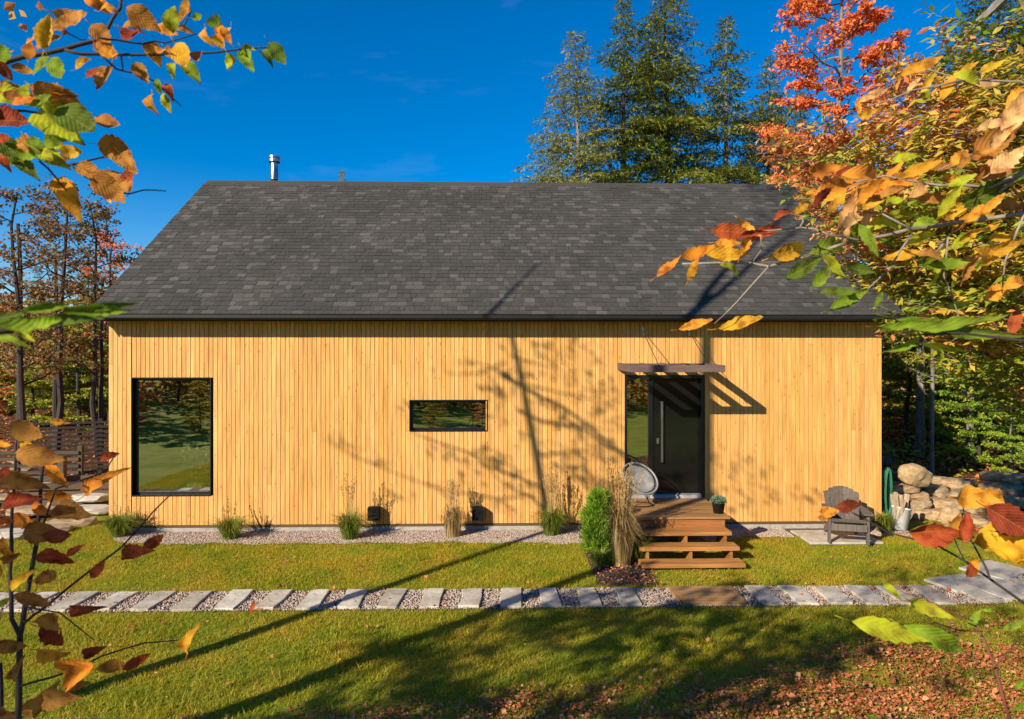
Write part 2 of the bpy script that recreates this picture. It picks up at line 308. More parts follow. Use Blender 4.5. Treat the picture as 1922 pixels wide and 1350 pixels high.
def ground_mat():
    m, n, l, b = nt('lawn soil'); b.inputs['Roughness'].default_value = 1; b.inputs['Specular IOR Level'].default_value = .1
    t = n.new('ShaderNodeNewGeometry'); no = n.new('ShaderNodeTexNoise'); no.inputs['Scale'].default_value = 1.6; no.inputs['Detail'].default_value = 8; no.inputs['Roughness'].default_value = .7
    l.new(t.outputs['Position'], no.inputs['Vector'])
    r = ramp(n, [(.15, .17, .014), (.24, .25, .02), (.32, .29, .035)], [.35, .5, .66]); l.new(no.outputs[0], r.inputs[0])
    # leaf-covered forest floor beyond the lawn
    sp = n.new('ShaderNodeSeparateXYZ'); l.new(t.outputs['Position'], sp.inputs[0])
    ax = n.new('ShaderNodeMath'); ax.operation = 'ABSOLUTE'; l.new(sp.outputs[0], ax.inputs[0])
    mr = n.new('ShaderNodeMapRange'); mr.inputs[1].default_value = 7.6; mr.inputs[2].default_value = 8.6; l.new(ax.outputs[0], mr.inputs[0])
    my = n.new('ShaderNodeMapRange'); my.inputs[1].default_value = -2; my.inputs[2].default_value = 0; l.new(sp.outputs[1], my.inputs[0])
    mu = n.new('ShaderNodeMath'); mu.operation = 'MULTIPLY'; l.new(mr.outputs[0], mu.inputs[0]); l.new(my.outputs[0], mu.inputs[1])
    n2 = n.new('ShaderNodeTexNoise'); n2.inputs['Scale'].default_value = 9; n2.inputs['Detail'].default_value = 8; n2.inputs['Roughness'].default_value = .75; l.new(t.outputs['Position'], n2.inputs['Vector'])
    r2 = ramp(n, [(.035, .022, .012), (.12, .06, .025), (.22, .12, .045)], [.35, .52, .7]); l.new(n2.outputs[0], r2.inputs[0])
    mxx = n.new('ShaderNodeMixRGB'); l.new(mu.outputs[0], mxx.inputs[0]); l.new(r.outputs[0], mxx.inputs[1]); l.new(r2.outputs[0], mxx.inputs[2]); l.new(mxx.outputs[0], b.inputs['Base Color'])
    bp = n.new('ShaderNodeBump'); bp.inputs['Strength'].default_value = .8; bp.inputs['Distance'].default_value = .05; l.new(n2.outputs[0], bp.inputs['Height']); l.new(bp.outputs[0], b.inputs['Normal'])
    return m
MAT['ground'] = ground_mat()
MAT['grassblade'] = leaf_mat('grass blades', [(.15, .17, .012), (.33, .32, .014), (.52, .45, .02), (.38, .35, .018), (.62, .48, .09)], trans=.45, patchy=[(.58, .78, .6), (.92, .92, 1), (1.2, .95, 1.3)])
MAT['litter'] = leaf_mat('fallen leaves', [(.32, .045, .022), (.46, .11, .04), (.54, .21, .07), (.34, .09, .035), (.62, .34, .15), (.22, .045, .022)], trans=.15)
MAT['pebble'] = leaf_mat('pebbles', [(.32, .22, .165), (.44, .34, .27), (.22, .155, .12), (.56, .46, .37), (.36, .22, .155)], trans=0, rough=.85)
MAT['hemlock'] = leaf_mat('hemlock needles', [(.055, .09, .010), (.13, .17, .016), (.25, .25, .022), (.38, .32, .035)], trans=.28)
MAT['hemlockpale'] = leaf_mat('pale hemlock needles', [(.12, .15, .02), (.20, .22, .03), (.30, .29, .05), (.38, .32, .09)], trans=.25)
MAT['redleaf'] = leaf_mat('red maple leaves', [(.60, .08, .03), (.78, .18, .05), (.85, .30, .07), (.80, .22, .06), (.50, .07, .03)], trans=.4)
MAT['orangeleaf'] = leaf_mat('orange leaves', [(.74, .22, .06), (.84, .36, .12), (.60, .13, .04), (.84, .46, .16), (.50, .30, .05), (.40, .12, .05)], trans=.4)
MAT['yellowleaf'] = leaf_mat('yellow leaves', [(.70, .40, .04), (.56, .38, .035), (.36, .33, .03), (.78, .46, .07), (.22, .25, .025), (.34, .17, .05)], trans=.4)
MAT['greenleaf'] = leaf_mat('green yellow leaves', [(.10, .18, .015), (.18, .27, .02), (.30, .34, .03), (.46, .38, .04), (.08, .12, .02)], trans=.4)
MAT['freshleaf'] = leaf_mat('fresh green leaves', [(.12, .26, .02), (.22, .38, .03), (.36, .46, .04), (.52, .46, .05)], trans=.45)
MAT['sparseleaf'] = leaf_mat('dull red leaves', [(.22, .06, .03), (.32, .12, .05), (.16, .11, .03), (.40, .20, .06), (.15, .15, .03), (.26, .17, .04)], trans=.35)
MAT['thuja'] = leaf_mat('arborvitae sprays', [(.08, .18, .015), (.18, .32, .02), (.34, .44, .035)], trans=.3)
MAT['dry'] = leaf_mat('dry feather grass', [(.50, .33, .12), (.64, .46, .20), (.38, .25, .09), (.70, .54, .27)], trans=.4)
MAT['tuft'] = leaf_mat('ornamental grass blades', [(.12, .20, .025), (.22, .31, .04), (.34, .36, .06), (.48, .40, .10)], trans=.45)
MAT['sedum'] = leaf_mat('grey green succulent', [(.12, .19, .11), (.17, .25, .15), (.22, .29, .18)], trans=.15)
BIG = {
 'o': leaf_mat('orange big leaf', [(.88, .30, .03), (.92, .42, .05), (.80, .24, .04)], .45, rnd='obj', big=True, spec=.1, rough=.7),
 'y': leaf_mat('yellow big leaf', [(.84, .48, .03), (.82, .38, .04), (.88, .56, .04)], .5, rnd='obj', big=True, spec=.1, rough=.7),
 'b': leaf_mat('brown big leaf', [(.46, .20, .04), (.56, .26, .06), (.36, .13, .035)], .42, rnd='obj', big=True, spec=.1, rough=.7),
 'r': leaf_mat('red big leaf', [(.36, .05, .025), (.50, .10, .03), (.27, .045, .025)], .42, rnd='obj', big=True, spec=.1, rough=.7),
 'p': leaf_mat('pale orange big leaf', [(.90, .46, .18), (.92, .56, .26)], .42, rnd='obj', big=True, spec=.1, rough=.7),
 'g': leaf_mat('green big leaf', [(.20, .32, .025), (.28, .42, .03), (.16, .26, .02)], .45, rnd='obj', big=True, spec=.1, rough=.7),
 'd': leaf_mat('dark green big leaf', [(.09, .16, .02), (.13, .20, .025)], .42, rnd='obj', big=True, spec=.1, rough=.7),
 'l': leaf_mat('lime big leaf', [(.52, .56, .03), (.42, .50, .03), (.62, .58, .04)], .5, rnd='obj', big=True, spec=.1, rough=.7)}

# ------------------------------------------------------------------ vectorised foliage
def unit(a): return a/np.maximum(np.linalg.norm(a, axis=-1, keepdims=True), 1e-9)
def kites(P, D, Nn, L, W, fold=.15):
    """leaf-sized folded kites: P base points, D directions, Nn rough normals"""
    N = len(P); D = unit(D); side = unit(np.cross(D, Nn)); up = unit(np.cross(side, D))
    L = np.broadcast_to(L, (N,))[:, None]; W = np.broadcast_to(W, (N,))[:, None]
    V = np.stack([P, P+D*L*.45+side*W*.5+up*W*fold, P+D*L, P+D*L*.45-side*W*.5+up*W*fold], 1).reshape(-1, 3)
    b = np.arange(N)[:, None]*4
    Fc = np.concatenate([b+np.array([[0, 1, 2]]), b+np.array([[0, 2, 3]])], 0)
    return V, Fc
def merge(parts):
    V = []; Fc = []; o = 0
    for v, f in parts: V.append(v); Fc.append(f+o); o += len(v)
    return np.concatenate(V), np.concatenate(Fc)
def bez(a, b, c, n): t = np.linspace(0, 1, n)[:, None]; return (1-t)**2*a+2*t*(1-t)*b+t*t*c

def conifer(seed, H, R, nbr, mesh_name, bare=.12, L=.26, lean=0, droop=.25, dens=1.0):
    """hemlock / spruce: trunk tube, tiers of flat drooping boughs with twiglets"""
    rg = np.random.RandomState(seed); mb = MB(); parts = []
    n = 12; zs = np.linspace(0, H, n); ox = np.cumsum(rg.normal(0, .02*H/20, n)) + lean*zs/H
    tp = [(ox[i], 0, zs[i]) for i in range(n)]
    mb.tube(tp, [max(.012, .013*H*(1-zs[i]/H)**.8) for i in range(n)], 8)
    golden = 2.4
    for i in range(nbr):
        u = bare+(1-bare)*(i/nbr)**.92; u = u*.35+.65*round(u*26)/26 if u < .93 else u; z = u*H
        r = R*((1-u)**.82)*(1.0 if u > bare+.1 else .8)*rg.choice([.45, .7, .95, 1.1, 1.3])*rg.uniform(.85, 1.12)+.12
        a = i*golden+rg.normal(0, .5); d = np.array([cos(a), sin(a), 0])
        base = np.array([np.interp(z, zs, ox), 0, z])
        tip = base+d*r+np.array([0, 0, r*rg.uniform(-droop, droop*.5)])
        mid = base+d*r*.5+np.array([0, 0, r*.16])
        K = max(4, int(r/.13*dens)); pts = bez(base, mid, tip, K+2)
        mb.tube([tuple(p) for p in pts[::max(1, K//4)]]+[tuple(pts[-1])], [max(.006, .012*r*(1-k/5.5)) for k in range(len(pts[::max(1, K//4)])+1)], 4, cap=False)
        side = np.array([-sin(a), cos(a), 0])
        for k in range(max(1, int(K*.18)), K+2):
            w = (1-(k/(K+2))**1.6)*r*.42+.10
            for sgn in (-1, 1):
                m = max(1, int(w/.15)); tt = (np.arange(m)+rg.uniform(.1, .9, m))/m
                dirn = unit(d*.6+side*sgn+rg.normal(0, .18, 3)); P0 = pts[k]
                P = P0+dirn*(tt*w)[:, None]+np.array([0, 0, -1])*(tt**2*w*.28)[:, None]+rg.normal(0, .025, (m, 3))
                Dv = dirn+rg.normal(0, .45, (m, 3))+np.array([0, 0, -.28])
                Nn = np.array([0, 0, 1.])+rg.normal(0, .45, (m, 3))
                parts.append((P, Dv, Nn, L*rg.uniform(.7, 1.3, m)))
        parts.append((pts[-1][None], (d+rg.normal(0, .2, 3))[None], np.array([[0, 0, 1.]]), np.array([L])))
    P, Dv, Nn, LL = [np.concatenate([q[i] for q in parts]) for i in range(4)]
    V, Fc = kites(P, Dv, Nn, LL, LL*.24)
    # a second small twiglet crossing each first, for a broken fringe
    V2, F2 = kites(P+Dv*.02, Dv+np.random.RandomState(seed+1).normal(0, .6, Dv.shape), Nn, LL*.7, LL*.2)
    V3, F3 = kites(P-Dv*.05, Dv+np.random.RandomState(seed+2).normal(0, .7, Dv.shape)-np.array([0, 0, .5]), Nn, LL*.8, LL*.16)
    V, Fc = merge([(V, Fc), (V2, F2), (V3, F3)])
    return mb.mesh(mesh_name+'_trunk'), npmesh(mesh_name+'_crown', V, Fc)

def broadleaf(seed, H, R, mesh_name, crown0=.3, nlimb=14, nsub=6, ntw=6, nleaf=12, leaf=.09, up=.5, flat=.5, trunk_r=None, shape='oval', lean=(0, 0), jitter=.12):
    """trunk, limbs, branches, twigs; leaves in clumps along the twigs"""
    rg = np.random.RandomState(seed); mb = MB(); r0 = trunk_r or .011*H; n = 10
    zs = np.linspace(0, H*.96, n); ox = np.cumsum(rg.normal(0, .012*H, n))*.6+np.array([lean[0]*z for z in zs]); oy = np.cumsum(rg.normal(0, .012*H, n))*.6+np.array([lean[1]*z for z in zs]); ox -= ox[0]; oy -= oy[0]
    mb.tube([(ox[i], oy[i], zs[i]) for i in range(n)], [r0*(1.15-zs[i]/H)**.9+.004 for i in range(n)], 8)
    Ps = []; Ds = []
    for i in range(nlimb):
        u = crown0+(1-crown0)*(i+rg.rand()*.7)/nlimb*.94; z = u*H
        v = (u-crown0)/(1-crown0)
        prof = (sin(pi*min(1, v*.86+.14))**.7) if shape == 'oval' else (1-v)**.6*.95+.12
        r = R*prof*rg.uniform(.65, 1.1)
        a = i*2.4+rg.normal(0, .4); d = np.array([cos(a), sin(a), 0])
        base = np.array([np.interp(z, zs, ox), np.interp(z, zs, oy), z])
        tip = base+d*r+np.array([0, 0, r*up*rg.uniform(.5, 1.3)])
        pts = bez(base, base+d*r*.55+np.array([0, 0, r*up*.25]), tip, 7)+rg.normal(0, .02*r, (7, 3)); pts[0] = base
        rl = max(.008, r0*.38*(1-v*.6)); mb.tube([tuple(p) for p in pts], [rl*(1-k/7.5) for k in range(7)], 5, cap=False)
        for j in range(nsub):
            t = .25+.75*(j+rg.rand())/nsub; q = pts[min(6, int(t*6))]
            sd = unit(d*rg.uniform(.3, 1)+np.array([-d[1], d[0], 0])*(1 if j % 2 else -1)*rg.uniform(.5, 1.2)+np.array([0, 0, rg.uniform(-.1, .55)*up*1.5]))
            ln = r*.5*(1.15-t*.6)*rg.uniform(.6, 1.2)+.15
            e = q+sd*ln; sub = bez(q, q+sd*ln*.5+rg.normal(0, .05*ln, 3), e, 5)
            mb.tube([tuple(p) for p in sub], [max(.003, rl*.4*(1-k/5.5)) for k in range(5)], 4, cap=False)
            for k in range(ntw):
                tt = .2+.8*(k+rg.rand())/ntw; q2 = sub[min(4, int(tt*4+.5))]
                td = unit(sd+rg.normal(0, .75, 3)*np.array([1, 1, flat])); tl = ln*.42*rg.uniform(.5, 1.2)+.08
                m = nleaf; s = rg.uniform(.1, 1, m)[:, None]
                P = q2+td*tl*s+rg.normal(0, jitter*(.4+tl), (m, 3))*np.array([1, 1, flat])
                Ps.append(P); Ds.append(td+rg.normal(0, .7, (m, 3))+np.array([0, 0, -.25]))
                if k % 2 == 0: mb.tube([tuple(q2), tuple(q2+td*tl)], [max(.002, rl*.14), .0015], 3, cap=False)
    P = np.concatenate(Ps); Dv = np.concatenate(Ds); Nn = np.array([-.35, -.4, .8])+rg.normal(0, .6, P.shape)
    LL = leaf*rg.uniform(.7, 1.25, len(P)); V, Fc = kites(P, Dv, Nn, LL, LL*.75, .12)
    return mb.mesh(mesh_name+'_trunk'), npmesh(mesh_name+'_crown', V, Fc)

def plant_tree(meshes, name, loc, bark, leafmat, label, cat='tree', group=None, rz=0, s=1, sz=None):
    t = empty(name, loc, rz); t.scale = (s, s, sz or s); tag(t, label, cat, group)
    a = link('trunk', meshes[0], None, t); b = link('crown', meshes[1], None, t)
    for o, mt in ((a, bark), (b, leafmat)):
        if not o.data.materials: o.data.materials.append(mt)
        relink(o, mt)
    return t

# ------------------------------------------------------------------ ground, lawn, path
rng = np.random.RandomState(7)
def gnoise(x, y): return .018*np.sin(x*.9+1.3)*np.cos(y*1.1+.4)+.010*np.sin(x*2.3+y*1.7)
def zone_flat(x, y):  # keep level near house, path and bed
    return np.clip((-y-3.75)/.6, 0, 1)+np.clip((np.abs(x+.5)-7.6)/1.5, 0, 1)*(y > -3.75)
def gheight(x, y):
    x = np.asarray(x, dtype=float); y = np.asarray(y, dtype=float)
    z = GZ+gnoise(x, y)*np.clip(zone_flat(x, y), 0, 1)
    far = np.clip((np.hypot(x, y+3)-16)/30, 0, 1)
    z = z+far*.8*(1+np.sin(x*.11)*np.cos(y*.09))
    z = z+np.clip((x-9)/10, 0, 1)*np.clip((y+1)/6, 0, 1)*.9       # wooded bank on the right
    return z
gx = np.concatenate([np.linspace(-900, -42, 16), np.linspace(-40, 40, 161), np.linspace(42, 900, 16)])
gy = np.concatenate([np.linspace(-600, -42, 12), np.linspace(-40, 60, 201), np.linspace(62, 1200, 16)])
GX, GY = np.meshgrid(gx, gy); GZZ = gheight(GX, GY)
nx, ny = len(gx), len(gy); ii, jj = np.meshgrid(np.arange(nx-1), np.arange(ny-1)); b0 = (jj*nx+ii).ravel()
g = link('ground', npmesh('ground', np.stack([GX, GY, GZZ], -1).reshape(-1, 3), np.stack([b0, b0+1, b0+nx+1, b0+nx], -1), True), MAT['ground']); tag(g, kind='structure')
PY0, PY1 = -3.69, -3.04                # garden path between these
def sheet(name, poly, z, mat):
    mb = MB(); mb.poly([(p[0], p[1], z) for p in poly]); o = mb.build(name, mat); return tag(o, kind='structure')
sheet('path', [(-8.2, PY0), (6.1, PY0-.06), (7.4, PY0+.25), (8.6, PY0+.9), (8.2, PY1+1.15), (6.9, PY1+.38), (5.9, PY1), (-8.2, PY1)], GZ+.006, MAT['gravelbed'])
sheet('gravel_bed', [(-6.2, -.72), (-4, -.80), (-1, -.78), (1.4, -.85), (5.2, -.45), (6.6, -.55), (6.9, .02), (-6.6, .02)], GZ+.006, MAT['gravelbed'])
def in_path(x, y):
    c = np.interp(x, [-8.2, 5.9, 7.0, 8.6], [0, 0, .4, 1.15])
    return (y > PY0-.02+c*.8) & (y < PY1+.02+c) & (x > -8.2) & (x < 8.6)
def bed_edge(x): return np.interp(x, [-6.6, -6.2, -4, -1, 1.4, 2.0, 4.0, 5.2, 6.6], [-.1, -.70, -.80, -.78, -.9, -1.0, -.62, -.5, -.6])+.04*np.sin(x*5.1)+.03*np.sin(x*13)
def in_bed(x, y): return (y > bed_edge(x)) & (x > -6.7) & (x < 7)
def in_plantbed(x, y): return (np.abs(x-1.62) < .42) & (y > -2.9)      # mulch strip left of the steps
def in_slab(x, y): return (np.abs(x-5.42) < .62) & (y > -1.15) & (y < 0)
def in_steps(x, y): return (x > 2.0) & (x < 3.22) & (y > -2.25)
def in_litter(x, y):
    e = np.interp(x, [-6, -2.2, -1.0, .6, 2.0, 3.2, 5, 8], [-6.35, -6.05, -5.75, -5.6, -5.4, -4.75, -4.2, -3.9])
    return np.clip((e-y)/.35+.25*np.sin(x*7+y*3), 0, 1)
# grass blades over the lawn, thick near the camera side
NB = 620000
bx_ = rng.uniform(-8.5, 8.2, NB); by_ = -7.4+8.2*rng.rand(NB)**1.0
patch = np.sin(bx_*1.7+np.sin(by_*2.1))*np.cos(by_*1.9-.7)+rng.normal(0, .35, NB)
ok = ~in_path(bx_, by_) & ~in_bed(bx_, by_) & ~in_slab(bx_, by_) & ~in_steps(bx_, by_) & ~in_plantbed(bx_, by_) & ~((bx_ > 6.9) & (by_ > -1.5)) & ((by_ < -.05) | (bx_ < -6.7))
ok &= rng.rand(NB) > in_litter(bx_, by_)*.62
bx_, by_, patch = bx_[ok], by_[ok], patch[ok]; N = len(bx_)
a = rng.uniform(0, 2*pi, N); hgt = rng.uniform(.015, .05, N)*np.where(rng.rand(N) < .05, 1.7, 1)*(1+.25*np.clip(patch, -1, 1)); w = rng.uniform(.003, .0065, N)
P = np.stack([bx_, by_, gheight(bx_, by_)-.004], -1); side = np.stack([np.cos(a), np.sin(a), a*0], -1)*w[:, None]
lean = np.stack([rng.normal(0, .5, N), rng.normal(0, .5, N), np.ones(N)], -1)*hgt[:, None]
V = np.stack([P-side, P+side, P+lean], 1).reshape(-1, 3); Fc = np.arange(N*3).reshape(-1, 3)
tag(link('grass', npmesh('grass', V, Fc), MAT['grassblade']), 'short yellow green lawn grass in front of the house', 'grass', kind='stuff')

def scatter_pebbles(n, fx, name, label, smin=.008, smax=.017, z=GZ+.008):
    x, y = fx(n); n = len(x); s = rng.uniform(smin, smax, n)
    base = np.array([[1, 0, 0], [-1, 0, 0], [0, 1, 0], [0, -1, 0], [0, 0, .8], [0, 0, -.6]], float)
    V = base[None]*s[:, None, None]*rng.uniform(.6, 1.35, (n, 6, 1)); an = rng.uniform(0, 6.28, n)
    c, sn = np.cos(an), np.sin(an); X = V[..., 0]*c[:, None]-V[..., 1]*sn[:, None]; Y = V[..., 0]*sn[:, None]+V[..., 1]*c[:, None]
    V = np.stack([X+x[:, None], Y+y[:, None], V[..., 2]+z+s[:, None]*.35], -1).reshape(-1, 3)
    f = np.array([[0, 2, 4], [2, 1, 4], [1, 3, 4], [3, 0, 4], [2, 0, 5], [1, 2, 5], [3, 1, 5], [0, 3, 5]])
    Fc = (np.arange(n)[:, None, None]*6+f[None]).reshape(-1, 3)
    tag(link(name, npmesh(name, V, Fc, True), MAT['pebble']), label, 'gravel', kind='stuff')
def fbed(n):
    x = rng.uniform(-6.5, 6.9, n); y = rng.uniform(-1.0, .0, n); k = in_bed(x, y) & ~in_steps(x, y) & ~in_slab(x, y); return x[k], y[k]
def fpath(n):
    x = rng.uniform(-8.2, 8.6, n); y = rng.uniform(PY0, PY1+1.2, n); k = in_path(x, y); return x[k], y[k]
scatter_pebbles(60000, fbed, 'bed_gravel', 'pinkish grey gravel strip along the foot of the house wall')
scatter_pebbles(85000, fpath, 'path_gravel', 'reddish brown gravel between the stepping stones')

def scatter_leaves(x, y, name, label, L=.055, zz=None, mat='litter'):
    n = len(x); z = gheight(x, y)+rng.uniform(.008, .05, n)*(1 if zz is None else 0)+(zz or 0)
    P = np.stack([x, y, z], -1); a = rng.uniform(0, 6.28, n); D = np.stack([np.cos(a), np.sin(a), rng.normal(0, .4, n)], -1)
    Nn = np.stack([rng.normal(0, .4, n), rng.normal(0, .4, n), np.ones(n)], -1); LL = L*rng.uniform(.45, 1.0, n)*np.where(rng.rand(n) < .18, 1.7, 1)
    V, Fc = kites(P, D, Nn, LL, LL*.8, .3); tag(link(name, npmesh(name, V, Fc), MAT[mat]), label, 'leaves', kind='stuff')
n = 150000; x = rng.uniform(-6.5, 8.5, n); y = rng.uniform(-8.2, -3.7, n); cl_ = np.array([noise.noise(Vector((a_*.9, b_*1.6, 0)))+.5*noise.noise(Vector((a_*3.1, b_*3.7, 4))) for a_, b_ in zip(x, y)]); k = rng.rand(n) < in_litter(x, y)*np.clip(.68+1.2*cl_, .08, 1); scatter_leaves(x[k], y[k], 'leaf_litter', 'red and tan fallen leaves covering the grass at the front', L=.037)
n = 4200; x = rng.uniform(-6.5, 8.2, n); y = rng.uniform(-6.0, -.1, n); k = (rng.rand(n) < np.where(in_path(x, y), .9, .22)+.25*(x > 1.2)) & ~in_steps(x, y); scatter_leaves(x[k], y[k], 'scattered_leaves', 'single fallen leaves lying over lawn and path', L=.045)
n = 26000; x = rng.uniform(6.9, 26, n); y = rng.uniform(-3, 22, n); k = (x > 7.2+.3*np.sin(y)) & ((y > -1.2) | (x > 9)); scatter_leaves(x[k], y[k], 'woodland_litter', 'brown fallen leaves on the woodland floor right of the house', L=.11)
n = 14000; x = rng.uniform(-26, -8.8, n); y = rng.uniform(-2, 22, n); scatter_leaves(x, y, 'woodland_litter', 'brown fallen leaves on the woodland floor left of the house', L=.11)

# rocks ------------------------------------------------------------
def rock_mesh(seed, slab=False, sub=2, rough=.22):
    bm = bmesh.new(); bmesh.ops.create_icosphere(bm, subdivisions=3 if not slab else sub, radius=.5); r = random.Random(seed)
    planes = [(Vector((r.gauss(0, 1), r.gauss(0, 1), r.gauss(0, 1)*.8)).normalized(), r.uniform(.30, .44)) for _ in range(9)]
    for v in bm.verts:
        for nrm, d in planes:
            e = v.co.dot(nrm)-d
            if e > 0: v.co -= nrm*e*.9
        if slab: v.co = Vector((math.copysign(abs(v.co.x*2)**.6/2, v.co.x), math.copysign(abs(v.co.y*2)**.6/2, v.co.y), math.copysign(min(.5, abs(v.co.z)*1.7), v.co.z)))
        v.co += v.co.normalized()*(r.uniform(-.010, .010)+.05*noise.noise(v.co*4+Vector((seed, 0, 0)))+.03*noise.noise(v.co*9+Vector((seed, 3, 0))))
    me = bpy.data.meshes.new('rock'); bm.to_mesh(me); bm.free(); return me
ROCKS = [rock_mesh(i) for i in range(5)]; SLABS = [rock_mesh(20+i, True) for i in range(5)]
def put_rock(name, pool, k, loc, sc, rz, mat, parent=None, tilt=(0, 0)):
    o = link(name, pool[k % len(pool)], mat, parent, loc, (tilt[0], tilt[1], rz), sc); relink(o, mat); return o

# stepping stones of the path: each one its own thing
rs = random.Random(4)
def stone_mesh(seed, w, d, h):
    r = random.Random(seed); mb = MB(); q = [(-w/2, -d/2), (0, -d/2), (w/2, -d/2), (w/2, 0), (w/2, d/2), (0, d/2), (-w/2, d/2), (-w/2, 0)]
    q = [(a+r.uniform(-.016, .016), b+r.uniform(-.018, .018)) for a, b in q]; mb.prism(q, 'z', 0, h); return mb
xs = [-5.26+.483*i for i in range(-4, 15)]
from_left = ['first', 'second', 'third', 'fourth', 'fifth', 'sixth', 'seventh', 'eighth', 'ninth', 'tenth', 'eleventh', 'twelfth', 'thirteenth', 'fourteenth', 'fifteenth', 'sixteenth', 'seventeenth', 'eighteenth', 'nineteenth', 'twentieth', 'twenty-first', 'twenty-second', 'twenty-third', 'twenty-fourth', 'twenty-fifth', 'twenty-sixth', 'twenty-seventh', 'twenty-eighth']
stones = [(x, (PY0+PY1)/2+rs.uniform(-.012, .012), rs.uniform(-.035, .035), .245) for x in xs]
stones += [(3.22+.42*i, (PY0+PY1)/2-.01*i, -.02*i, .27) for i in range(6)] + [(5.95, -3.32, .12, .42), (6.55, -3.02, .3, .46)]
for i, (x, y, rz, w) in enumerate(stones):
    lab = 'pale stone slab of the garden path, %s stone from the left end' % from_left[i]
    if i == 10: lab = 'pale path slab, eleventh from the left, straight before the bed lamps'
    o = stone_mesh(i, w, .63, .035).build('stepping_stone', MAT['paver'], bevel=.006, loc=(x, y, GZ+.004), rot=(rs.uniform(-.018, .018), rs.uniform(-.03, .03), rz)); tag(o, lab, 'stepping stone', 'stepping stones of the garden path')
o = stone_mesh(77, .82, .60, .04).build('landing_board', MAT['deckwood'], bevel=.006, loc=(2.50, (PY0+PY1)/2, GZ+.004)); tag(o, 'tan wooden board lying in the path before the steps', 'board')
for i, (px, py, sx, sy, rz, lab) in enumerate([(1800, 1098, .70, .5, .3, 'large grey flagstone where the path bends, beside the lawn corner'), (1868, 1074, .75, .55, .5, 'large grey flagstone behind the path bend, nearest the stone wall'), (1895, 1116, .6, .45, .2, 'large grey flagstone at the right end of the path')]):
    p = atZ(px, py, GZ); o = stone_mesh(90+i, sx, sy, .035).build('flagstone', MAT['slab'], bevel=.006, loc=(p.x, p.y, GZ+.012+.002*i), rot=(0, 0, rz)); tag(o, lab, 'flagstone', 'flagstones at the bend of the path')

# ------------------------------------------------------------------ the house
XL, XR = atY(206, 800, 0).x, atY(1654, 800, 0).x
EZ = 3.50                      # gutter bottom
YE = -.36; YB = 8.85; YR = (YE+YB)/2-.0   # eaves front / back, ridge
YR = YE+4.48; YB = YR+4.48
RZ = 6.93; EZT = 3.60
RXL, RXR = XL-.13, XR+.17
house = tag(empty('house', ((XL+XR)/2, 0, 0)), 'long single storey house clad in pale vertical cedar boards under a dark shingle roof', 'house')
H0 = Vector(((XL+XR)/2, 0, 0))
def hb(mb, name, mat, bevel=0, parent=None):   # build a part of the house from world coordinates
    o = mb.build(name, mat, None, bevel); o.parent = parent or house
    o.location = -H0; return o
def rect(px0, py0, px1, py1, Y=0):
    a, b = atY(px0, py0, Y), atY(px1, py1, Y); return a.x, b.x, b.z, a.z
W1 = rect(247, 709, 397, 930); W2 = rect(769, 751, 915, 809); D1 = rect(1172, 704, 1321, 936)
D1 = (D1[0], D1[1], .44, D1[3]); OPEN = [W1, W2, D1]
# cedar boards, each one a part; cut round the openings
PW = .0765; nb = int((XR-XL)/PW)+1; PW = (XR-XL)/nb
SIDE_TOP = 3.60; rp_ = random.Random(3); mcache = {}
def board_mesh(z0, z1, wf=1.0):
    k = (round(z0, 3), round(z1, 3), round(wf, 3))
    if k not in mcache:
        w = (PW-.006)*wf/2; mb = MB(); c = .003
        mb.prism([(-w, .021), (-w, c), (-w+c, 0), (w-c, 0), (w, c), (w, .021)], 'z', z0, z1); mcache[k] = mb.mesh('plank')
    return mcache[k]
for i in range(nb):
    x0 = XL+i*PW; xc = x0+PW/2; segs = [(0.012, SIDE_TOP, 1.0, 0)]
    for (ox0, ox1, oz0, oz1) in OPEN:
        ov = min(x0+PW, ox1)-max(x0, ox0)
        if ov > PW*.5: segs = [(0.012, oz0, 1, 0)]*(oz0 > .3)+[(oz1, SIDE_TOP, 1, 0)]
    if len(segs) == 1 and rp_.random() < .42:
        zj = rp_.choice([.7, 1.15, 1.6, 2.2, 2.75, 3.1]); segs = [(0.012, zj-.0015, 1, 0), (zj+.0015, SIDE_TOP, 1, 0)]
    for (z0, z1, wf, dx) in segs:
        proud = -.012 if i < 5 else 0
        o = link('plank', board_mesh(z0, z1), MAT['cedar'], house, (xc-H0.x, -.021+proud+rp_.uniform(-.0015, .0015), 0))
# walls behind the boards
mb = MB(); xs_ = sorted([XL+.01, XR-.01]+[v for w in OPEN for v in w[:2]])
for a, b in zip(xs_[:-1], xs_[1:]):
    hole = next((w for w in OPEN if w[0]-1e-6 <= a and b <= w[1]+1e-6), None)
    if hole is None: mb.box(a, b, .004, .24, 0, SIDE_TOP)
    else:
        if hole[2] > .01: mb.box(a, b, .004, .24, 0, hole[2])
        mb.box(a, b, .004, .24, hole[3], SIDE_TOP)
hb(mb, 'wall', MAT['blackmat'])
gable = [(.26, 0), (YB-.4, 0), (YB-.4, 3.55), (YR, RZ-.20), (.26, 3.72)]
mb = MB(); mb.prism(gable, 'x', XL+.02, XL+.2); hb(mb, 'gable_wall', MAT['interior'])
mb = MB(); mb.prism(gable, 'x', XR-.2, XR-.02); hb(mb, 'gable_wall', MAT['interior'])
for sx, nm in ((XL, -1), (XR, 1)):   # side cladding, boards joined (seen edge-on only)
    mb = MB(); y = 0.0
    while y < YB-.4:
        zt = 3.60+min(y, 2*YR-y)*.745 if y < YR else 3.60+(YB-.4-y)*.745
        xa, xb = (sx-.002, sx+.018) if nm < 0 else (sx-.018, sx+.002)
        mb.box(xa, xb, y+.004, y+.0725, .012, min(zt, RZ-.2)); y += .0765
    o = hb(mb, 'side_cladding', MAT['cedar']); o['kind'] = 'stuff'
